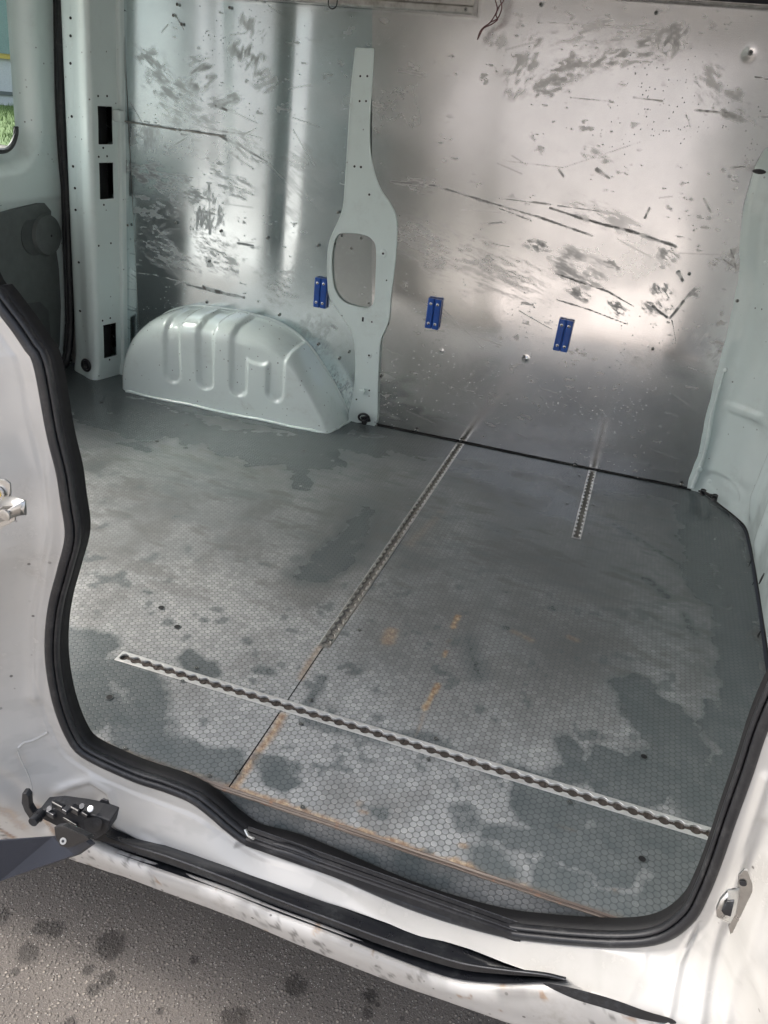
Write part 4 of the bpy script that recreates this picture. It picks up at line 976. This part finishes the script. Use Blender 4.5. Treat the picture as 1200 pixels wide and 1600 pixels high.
jy += 0 * ridge([(28,1175),(45,1215),(50,1250)], .007, .006) - 0 * ridge([(36,1172),(52,1212),(60,1255)], .007, .008)
jy += ridge([(0,1190),(30,1230),(70,1290)], .012, .008)
jy -= ridge([(90,1235),(130,1232),(160,1250),(185,1285),(250,1315)], .007, .0055, .77)
jy += ridge([(100,1260),(140,1262),(165,1290)], .018, .007, .77)
jy -= ridge([(915,1512),(930,1525),(970,1530),(1005,1520),(1008,1508)], .004, .004, .77) - ridge([(925,1503),(960,1502),(1000,1500)], .003, .002, .77)
jy -= ridge([(1085,1478),(1070,1515),(1048,1550),(1040,1572)], .0035, .005, .76) - ridge([(1095,1480),(1082,1515),(1060,1555)], .003, .003, .76)
jy -= ridge([(1085,1610),(1110,1540),(1150,1440),(1175,1360),(1200,1270)], .007, .007, .74)
jy -= ridge([(1125,1610),(1150,1550),(1180,1480),(1215,1400)], .008, .008, .73)
jy += ridge([(1105,1610),(1135,1535),(1170,1440),(1200,1350)], .010, .005, .735)
jy += (fbm(JX, JZ, .10, 3, 71) - .5) * .006
fade = sstep(0, .02, dist)
jam[..., 1] += jy * fade
def jm(lst, y=.75):
    a = np.zeros(JX.shape)
    for pts, wd, am in lst:
        P = [tuple(at(u, v, y=y)[[0, 2]]) for u, v in pts]
        a = np.maximum(a, am * sstep(wd, wd * .2, polyd(JX, JZ, P) + (fbm(JX, JZ, .02, 3, 500) - .5) * wd))
    return a
j_rust = jm([([(-10,1225),(20,1250),(40,1280)], .022, .5), ([(60,1265),(90,1300)], .016, .7), ([(0,1275),(30,1300)], .012, .8), ([(430,1380),(520,1408),(590,1432)], .004, .6), ([(640,1450),(715,1474)], .004, .9), ([(22,1180),(30,1200)], .012, .25), ([(60,1150),(80,1145)], .006, .3)])
j_grime = jm([([(350,1352),(430,1382),(530,1417),(655,1460)], .0035, .5), ([(0,1262),(14,1290),(18,1300)], .006, .7), ([(75,870),(70,905),(60,925)], .0014, .4)])
j_grime = np.maximum(j_grime, .10 * sstep(.55, .7, fbm(JX, JZ * 2, .05, 4, 510)) * sstep(.3, -.05, JZ))
_q = (jam.reshape(-1, 3) - np.array([0, 0, CAMZ])) @ RM; _pu = 600 + FPX * _q[:, 0] / -_q[:, 2]; _pv = 800 - FPX * _q[:, 1] / -_q[:, 2]
def jsurf(u, v): return jam.reshape(-1, 3)[int(np.argmin((_pu - u) ** 2 + (_pv - v) ** 2))]
jamb = fast_grid('door_jamb', jam, M['white'], None, dict(rust=j_rust, grime=j_grime), flip=True); vp(jamb)
for pts, r, mt in (([(74,1144),(62,1151),(50,1157),(38,1161),(28,1169)], .0024, 'white'), ([(27,1171),(31,1182),(36,1195),(44,1212),(49,1228),(52,1244)], .0012, 'white')):
    m = MB(); pp = resample(catmull([jsurf(*q) + np.array([0, .0006, 0]) for q in pts], 6), 50)
    m.tube(pp, r * (1 + .10 * np.sin(np.arange(50) * .3)), 8); part(m, 'seam_sealer', M[mt], jamb, smooth=True)
# turned flange hiding the gap behind the seal
m = MB(); q0 = SP + Nn * .006
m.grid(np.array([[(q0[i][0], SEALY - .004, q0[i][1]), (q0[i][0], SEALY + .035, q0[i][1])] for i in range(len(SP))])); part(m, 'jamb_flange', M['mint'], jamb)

# sill lines below the seal
def pl3(pts, y, n=160, x0=None):
    P = np.array([at(u, v, y=y) for u, v in pts]); Q = resample(catmull(P, 6), n); return Q
top_e = [(132,1276),(167,1286),(260,1317),(350,1348),(430,1377),(516,1408),(600,1438),(683,1466),(740,1487),(800,1512),(850,1528),(884,1534)]
lip_e = [(132,1294),(190,1316),(260,1338),(350,1371),(430,1404),(516,1436),(600,1467),(683,1494),(730,1507),(790,1516),(850,1523),(884,1531)]
low_e = [(132,1314),(190,1336),(260,1361),(350,1392),(430,1424),(516,1456),(600,1490),(683,1521),(730,1532),(790,1536),(850,1534),(884,1534)]
A = pl3(top_e, .772); Bm = pl3([(a[0], a[1] * .55 + b[1] * .45) for a, b in zip(top_e, lip_e)], .752); L1 = pl3(lip_e, .738); L2 = pl3([(u, v + 11 - 9 * max(0, (u - 700) / 184)) for u, v in lip_e], .737); D1 = pl3([(u, v + 11 - 8 * max(0, (u - 700) / 184)) for u, v in lip_e], .7475); E1 = pl3(low_e, .731)
m = MB(); rows = np.stack([A + (0, .006, .0), A, Bm, L1 + (0, .004, 0), L1, L2, D1, E1, E1 + (0, .01, -.01)], 0)
rows[2] += np.array([0, .004, -.004])
m.grid(rows); trk = part(m, 'door_track', M['rail_black'], auto=35)
m = MB(); m.tube(L1 + (0, -.0005, .0008), .0013, 6); part(m, 'track_lip_highlight', M['lip'], trk, smooth=True)  # highlight along the lip put in as a paler tube
# greasy worn patches on the track
def patch(pts, y, mat, name, dz=.0012, parent=trk):
    P = np.array([at(u, v, y=y) for u, v in pts]); Q = catmull(P, 5, True); c = Q.mean(0); m = MB(); V = [c + (0, -.002, dz)] + [q + (0, -.002, dz * .3) for q in Q]
    m.add(V, [(0, i + 1, (i + 1) % len(Q) + 1) for i in range(len(Q))]); return part(m, name, mat, parent, smooth=True)
# rocker: dirty white outer sill
rt = [(95,1326),(132,1316),(190,1338),(260,1363),(350,1394),(430,1427),(516,1459),(600,1494),(683,1525),(730,1537),(790,1541),(850,1541),(884,1546),(960,1572),(1050,1603),(1150,1640)]
rb = [(95,1337),(132,1350),(190,1369),(260,1395),(350,1428),(430,1461),(516,1497),(600,1530),(683,1560),(730,1576),(790,1597),(850,1618),(884,1630),(960,1656),(1050,1690),(1150,1728)]
mid = [((a[0] + b[0]) / 2, a[1] * .5 + b[1] * .5) for a, b in zip(rt, rb)]
R0 = pl3(rt, .729, 260); R1 = pl3(mid, .722, 260); R2 = pl3(rb, .726, 260)
q1 = .75 * R0 + .25 * R1 + (0, -.004, .001); q2 = R1 + (0, -.002, 0); q3 = .3 * R1 + .7 * R2 + (0, -.001, 0)
rk = np.stack([R0 + (0, .012, -.004), R0, q1, q2, q3, R2, R2 + (0, .012, -.012), R2 + (0, .05, -.03), R2 + (0, .10, -.06)], 0)
# subdivide across for soft highlights and small dents
rr = []
for i in range(rk.shape[1]): rr.append(resample(catmull(rk[:, i], 4), 33))
rr = np.array(rr); rr[..., 1] += (fbm(rr[..., 0], rr[..., 2], .03, 4, 88) - .5) * .0014
gx, gz = rr[..., 0], rr[..., 2]; r_gr = sstep(.60, .72, fbm(gx, gz, .012, 3, 520)) * sstep(.48, .62, fbm(gx, gz, .09, 3, 521)) * .7
r_gr = np.maximum(r_gr, .5 * np.exp(-((np.arange(rr.shape[1]) - 3) / 2.5) ** 2)[None, :] * sstep(.35, .6, fbm(gx, gz, .05, 3, 522)))
m = MB(); m.grid(rr, flip=False); sill = part(m, 'outer_sill', M['rocker'], smooth=True, attrs=dict(grime=r_gr, rust=.8 * sstep(.66, .75, fbm(gx, gz, .03, 3, 523))))
# dark gap wedge at the right end of the sill
w1 = np.array([at(u, v, y=.724) for u, v in [(848,1536),(900,1545),(960,1562),(1010,1580),(1050,1592),(1052,1600),(1000,1592),(950,1577),(895,1560)]])
m = MB(); cw = w1.mean(0); Q = catmull(w1, 4, True); m.add([cw] + list(Q), [(0, i + 1, (i + 1) % len(Q) + 1) for i in range(len(Q))]); part(m, 'sill_joint', M['grease'], sill)
# underbody below the sill, seen dark
m = MB(); m.box((-.4, 1.0, -.20), (2.4, .36, .10)); part(m, 'underbody', M['dark'])

# black step tread in the door well
m = MB(); a0, a1 = at(388, 1291, y=.815), at(815, 1443, y=.815); b0, b1 = at(384, 1310, y=.795), at(815, 1462, y=.795)
rows = []
for (f, dy, dz) in ((-.03, .006, -.012), (0, 0, 0), (.12, 0, .003), (.42, 0, .002), (.45, 0, -.0015), (.50, 0, -.0015), (.53, 0, .002), (.80, 0, .001), (.84, 0, -.003), (1, 0, -.004), (1.1, 0, -.014)):
    rows.append([a0 + (b0 - a0) * f + ((a1 + (b1 - a1) * f) - (a0 + (b0 - a0) * f)) * t + (0, dy, dz) for t in np.linspace(0, 1, 30)])
m.grid(np.array(rows)); 
for e in (0, -1): m.add([r[e] for r in rows], [tuple(range(len(rows)))])
o = part(m, 'step_tread', M['black_plastic']); 
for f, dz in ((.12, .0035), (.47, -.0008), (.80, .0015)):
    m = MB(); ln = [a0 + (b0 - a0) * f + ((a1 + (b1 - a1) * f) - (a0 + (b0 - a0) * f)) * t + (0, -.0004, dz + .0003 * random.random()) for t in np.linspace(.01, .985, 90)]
    m.tube(ln, .0007, 5); part(m, 'tread_rib_highlight', M['lip'], o, smooth=True)  # scuffed ridges, their highlight put in as paler lines
m = MB(); m.tube([at(383,1296,y=.80), at(388,1306,y=.795), at(396,1310,y=.79)], .0025, 6); part(m, 'step_tread_clip', M['steel'], o)

# ------------------------------------------------------------------ roller carriage, arm
def carriage():
    m = MB()
    def pts(l, y): return np.array([at(u, v, y=y) for u, v in l])
    Fp = pts([(60,1266),(85,1264),(120,1269),(150,1275),(172,1283),(168,1300),(150,1312),(120,1300),(90,1292),(66,1280)], .712)
    Bp = Fp + np.array([0, .026, .004]); n = len(Fp)
    m.add(np.r_[Fp, Bp], [tuple(range(n))[::-1], tuple(range(n, 2 * n))] + [(i, (i + 1) % n, (i + 1) % n + n, i + n) for i in range(n)])
    o = part(m, 'roller_carriage', M['cast'], bevel=.002)
    for (u, v, s) in [((92),(1262),(.024,.008,.012)),((120),(1268),(.018,.01,.012))]:
        q = at(u, v, y=.716); m = MB(); m.box(q + (0, 0, .004), s, rz=R_(-8)); part(m, 'carriage_pad', M['rail_black'], o, bevel=.002)
    q0, q1 = at(67, 1268, y=.715), at(51, 1285, y=.69); m = MB(); m.tube([q0, q1], .0075, 14); m.tube([q0 * .5 + q1 * .5, q0 * .45 + q1 * .55], .0092, 14); part(m, 'guide_pin', M['grease'], o, smooth=False)
    m = MB(); P = pts([(34,1240),(40,1240),(45,1246),(46,1262),(52,1272),(66,1270),(62,1282),(46,1280),(38,1268),(33,1255)], .722); n = len(P); m.add(np.r_[P, P + (0, .010, .003)], [tuple(range(n))[::-1], tuple(range(n, 2 * n))] + [(i, (i + 1) % n, (i + 1) % n + n, i + n) for i in range(n)]); part(m, 'carriage_hook', M['grease'], o, bevel=.0015)
    m = MB(); P = pts([(155,1252),(160,1249),(168,1252),(171,1260),(171,1286),(157,1280)], .735); n = len(P); m.add(np.r_[P, P + (0, .003, .001)], [tuple(range(n))[::-1], tuple(range(n, 2 * n))] + [(i, (i + 1) % n, (i + 1) % n + n, i + n) for i in range(n)]); part(m, 'stop_tab', M['rail_black'], o, bevel=.001)
    q = at(142, 1264, y=.712); m = MB(); m.disc(q, (0, -.6, .8), .0048, .002, 0, 14, dome=.0004); part(m, 'carriage_bolt', M['steel'], o)
    for (u, v, sx, sy, sz) in [(104,1266,.010,.010,.008),(134,1272,.012,.006,.006),(80,1272,.016,.006,.010),(110,1284,.030,.004,.006),(148,1288,.016,.005,.012)]:
        q = at(u, v, y=.711); m = MB(); m.box(q, (sx, sy, sz), rz=R_(-10)); part(m, 'carriage_block', M['rail_black'] if u % 4 else M['lip'], o, bevel=.0012)
    for (u, v) in [(78,1264),(129,1260)]:
        q = at(u, v, y=.713); m = MB(); m.disc(q, (0, -.5, .86), .0045, .003, 0, 6); part(m, 'carriage_nut', M['lip'], o)
    # silver grease smears on the carriage end
    patch([(132,1282),(145,1276),(160,1280),(156,1296),(140,1298)], .7085, M['grease'], 'worn_patch', .001, o)
    # door arm: broad dark blade running out to the open sliding door
    m = MB(); T1 = pts([(-60,1318),(0,1313),(80,1308),(105,1306),(132,1312),(142,1320),(118,1337),(60,1357),(0,1377),(-60,1400)], .665); n = len(T1)
    T1[0] = at(-60, 1318, y=.60); T1[1] = at(0, 1313, y=.63); T1[-2] = at(0, 1377, y=.62); T1[-1] = at(-60, 1400, y=.59)
    m.add(np.r_[T1, T1 + (0, .012, -.010)], [tuple(range(n))[::-1], tuple(range(n, 2 * n))] + [(i, (i + 1) % n, (i + 1) % n + n, i + n) for i in range(n)])
    a = part(m, 'door_arm', M['navy'], bevel=.002)
    m = MB(); P = pts([(84,1292),(98,1290),(135,1307),(140,1312),(108,1325),(94,1323),(86,1308)], .652); n = len(P); m.add(np.r_[P, P + (0, .012, -.006)], [tuple(range(n))[::-1], tuple(range(n, 2 * n))] + [(i, (i + 1) % n, (i + 1) % n + n, i + n) for i in range(n)]); part(m, 'arm_bracket', M['black_plastic'], a, bevel=.0015)
    q = at(99, 1314, y=.650); m = MB(); m.disc(q, (.1, -.8, .6), .005, .0012, 0, 16); m.disc(q + (.0001, -.0011, .0008), (.1, -.8, .6), .0022, .0002, 1, 8); part(m, 'arm_bolt', [M['steel'], M['grease']], a)
    # black opening of the track behind the arm
    m = MB(); P = pts([(128,1300),(150,1300),(160,1318),(200,1332),(140,1322)], .72); m.add(P + (0, .012, 0), [(0, 1, 2, 3, 4)]); part(m, 'track_mouth', M['dark'], o)
carriage()

# ------------------------------------------------------------------ strikers
def plate(pts, y, th, mat, name, parent=None, bev=.001, dy=None):
    P = np.array([at(u, v, y=y if dy is None else dy[i]) for i, (u, v) in enumerate(pts)]); n = len(P); m = MB()
    m.add(np.r_[P, P + (0, th, 0)], [tuple(range(n))[::-1], tuple(range(n, 2 * n))] + [(i, (i + 1) % n, (i + 1) % n + n, i + n) for i in range(n)])
    return part(m, name, mat, parent, bevel=bev)
o = plate([(1154,1368),(1163,1359),(1168,1360),(1176,1382),(1176,1394),(1145,1458),(1141,1460),(1138,1448),(1150,1420),(1152,1395)], .728, .003, M['steel'], 'door_striker', bev=.0006); o['label'] = 'bright steel striker with folded tongue on the front jamb'
hd = [(1156,1392),(1146,1392),(1137,1394),(1126,1406),(1119,1422),(1120,1433),(1128,1438),(1141,1443),(1150,1428),(1154,1410)]
hy = [.724,.716,.710,.705,.703,.704,.708,.718,.722,.722]
P = np.array([at(u, v, y=y) for (u, v), y in zip(hd, hy)]); c = at(1139, 1416, y=.706); m = MB()
rim = c + (P - c) * .82 + np.array([0, -.0025, 0]); n_ = len(P)
m.add(np.r_[P + (0, .004, 0), P, rim, [c + (0, -.0035, 0)]], [(i, (i + 1) % n_, (i + 1) % n_ + n_, i + n_) for i in range(n_)] + [(i + n_, (i + 1) % n_ + n_, (i + 1) % n_ + 2 * n_, i + 2 * n_) for i in range(n_)] + [(i + 2 * n_, (i + 1) % n_ + 2 * n_, 3 * n_) for i in range(n_)])
part(m, 'striker_tongue', M['steel'], o, auto=40)
pk = [(1148,1408),(1136,1409),(1127,1424),(1131,1430),(1142,1433)]; P = np.array([at(u, v, y=.7005) for u, v in pk]); m = MB(); m.add(np.r_[P, P + (0, .003, 0)], [(4, 3, 2, 1, 0), (5, 6, 7, 8, 9)] + [(i, (i + 1) % 5, (i + 1) % 5 + 5, i + 5) for i in range(5)]); part(m, 'striker_pocket', M['grease'], o, bevel=.001)
q = at(1161, 1380, y=.727); m = MB(); m.disc(q, (0, -1, 0), .004, .0008, 0, 14); part(m, 'striker_hole', M['grease'], o)

# left catch: hasp and bracket
o = plate([(-12,748),(8,750),(15,756),(16,770),(14,780),(23,800),(23,814),(12,820),(0,826),(-14,830)], .712, .003, M['steel'], 'door_catch', bev=.0008); o['label'] = 'zinc plated catch with folded hasp on the rear jamb'
m = MB(); V = []
for (u, v, y) in [(-5,788,.708),(10,776,.698),(24,776,.690),(38,781,.684),(41,784,.683)]:
    c = at(u, v, y=y); V.append([c, c + np.array([0, -.004, -.010]) , at(u - 1 if u < 30 else u, v + 20, y=y + .004)])
m.grid(np.array(V)); m.grid(np.array([[at(41,783,y=.683), at(42,804,y=.687)], [at(30,787,y=.676), at(30,806,y=.680)], [at(12,797,y=.676), at(12,812,y=.680)], [at(-4,804,y=.680), at(-4,818,y=.684)]]))
hp = part(m, 'catch_hasp', M['steel'], o, auto=40); sm = hp.modifiers.new('s', 'SOLIDIFY'); sm.thickness = .0022
q = at(9, 804, y=.676); m = MB(); m.disc(q, (0, -1, 0), .0075, .0025, 0, 20, dome=.0008); part(m, 'catch_pin', M['steel'], o)
q = at(-1, 770, y=.711); m = MB(); m.disc(q, (0, -1, 0), .0085, .0025, 0, 20); m.disc(q + (0, -.0026, 0), (0, -1, 0), .005, .0004, 1, 12); part(m, 'catch_screw', [M['steel'], M['yellow']], o)

# ------------------------------------------------------------------ hanging wires
def wires(name, paths, r, mat, label, y=2.39):
    m = MB()
    for pp in paths:
        P = [at(u, v, y=y + dy) for u, v, dy in pp]; m.tube(resample(catmull(P, 6), 60), r, 6)
    o = m.build(name, mat, None, smooth=True); tag(o, label, 'wire'); return o
wires('hanging_wire', [[(770,-30,0),(774,0,0),(777,14,-.004),(772,26,-.002),(765,36,0),(754,44,0),(749,52,.004),(746,62,.004)], [(790,-30,0),(787,0,0),(780,10,.004),(775,24,0),(778,30,-.005),(768,38,0),(756,44,-.004),(750,54,0),(747,60,0)], [(780,-30,0),(782,0,-.004),(784,12,-.004),(778,28,-.004),(766,35,-.004)]], .0016, M['wire'], 'thin twisted brown wires dangling down the top of the front aluminium sheet')
wires('hanging_cable', [[(515,-30,0),(513,0,-.004),(514,10,-.005),(519,14,-.005),(525,10,-.005),(527,0,-.004),(527,-30,0)]], .0018, M['black_wire'], 'small loop of black cable hanging over the upper wall rail', y=2.385)

# ------------------------------------------------------------------ outside beyond the rear window
rg = random.Random(3)
def outside():
    e = empty('added_facade', (0, -9.5, -.55)); tag(e, 'pale facade added out of view to reflect warm light in the wall sheets', 'building')
    m = MB(); m.box((0, -.2, 2.6), (30, .4, 5.2)); m.build('wall', simple('pale render', (.58, .56, .545), .8), e)  # unseen facade, added for its bright reflection in the aluminium sheets
    for k in range(-4, 5):
        f = MB(); f.box((k * 3, .02, 3.4), (1.3, .06, 1.5)); fo = f.build('window', M['wallwhite'], e); g = MB(); g.box((k * 3, .055, 3.4), (1.1, .03, 1.3)); g.build('pane', M['glass_dark'], fo)
    # grass verge
    V = []; F = []
    for k in range(26000):
        x = rg.uniform(-34, -13.5); y = rg.uniform(14.5, 32); h = rg.uniform(.05, .16); a = rg.uniform(0, 6.28); wd = .02
        z = -.55 + .012 * max(0, (-x - 14)); b = len(V)
        V += [(x, y, z), (x + wd * math.cos(a), y + wd * math.sin(a), z), (x + rg.uniform(-.04, .04), y + rg.uniform(-.04, .04), z + h)]; F.append((b, b + 1, b + 2))
    m = MB(); m.add(V, F); m.grid(np.array([[(x, y, -.546 + .012 * max(0, -x - 14)) for y in (14.5, 20, 26, 32)] for x in (-34, -26, -20, -13.5)]))
    o = m.build('grass_verge', M['grass']); tag(o, kind='stuff')
    # pale building with yellow framed window
    e = empty('pale_building', (-24, 26, -.55)); tag(e, 'pale building beyond the grass, seen through the rear window, with a yellow framed window', 'building')
    m = MB(); m.box((0, 0, 3.4), (18, .4, 6.8), rz=R_(40)); m.box((0, .0, .5), (14.2, .5, .12), 1, rz=R_(40)); m.build('wall', [M['wallwhite'], M['trim']], e)
    c, s = math.cos(R_(40)), math.sin(R_(40))
    for k in range(-4, 5, 2):
        f = MB(); q = (k * 1.4 * c + .26 * s, k * 1.4 * s - .26 * c, 2.5); f.box(q, (1.5, .1, 1.9), rz=R_(40)); fo = f.build('window', M['yellow'], e)
        g = MB(); g.box((q[0] + .06 * s, q[1] - .06 * c, q[2]), (1.2, .04, 1.6), rz=R_(40)); g.build('pane', M['glass_dark'], fo)
outside()
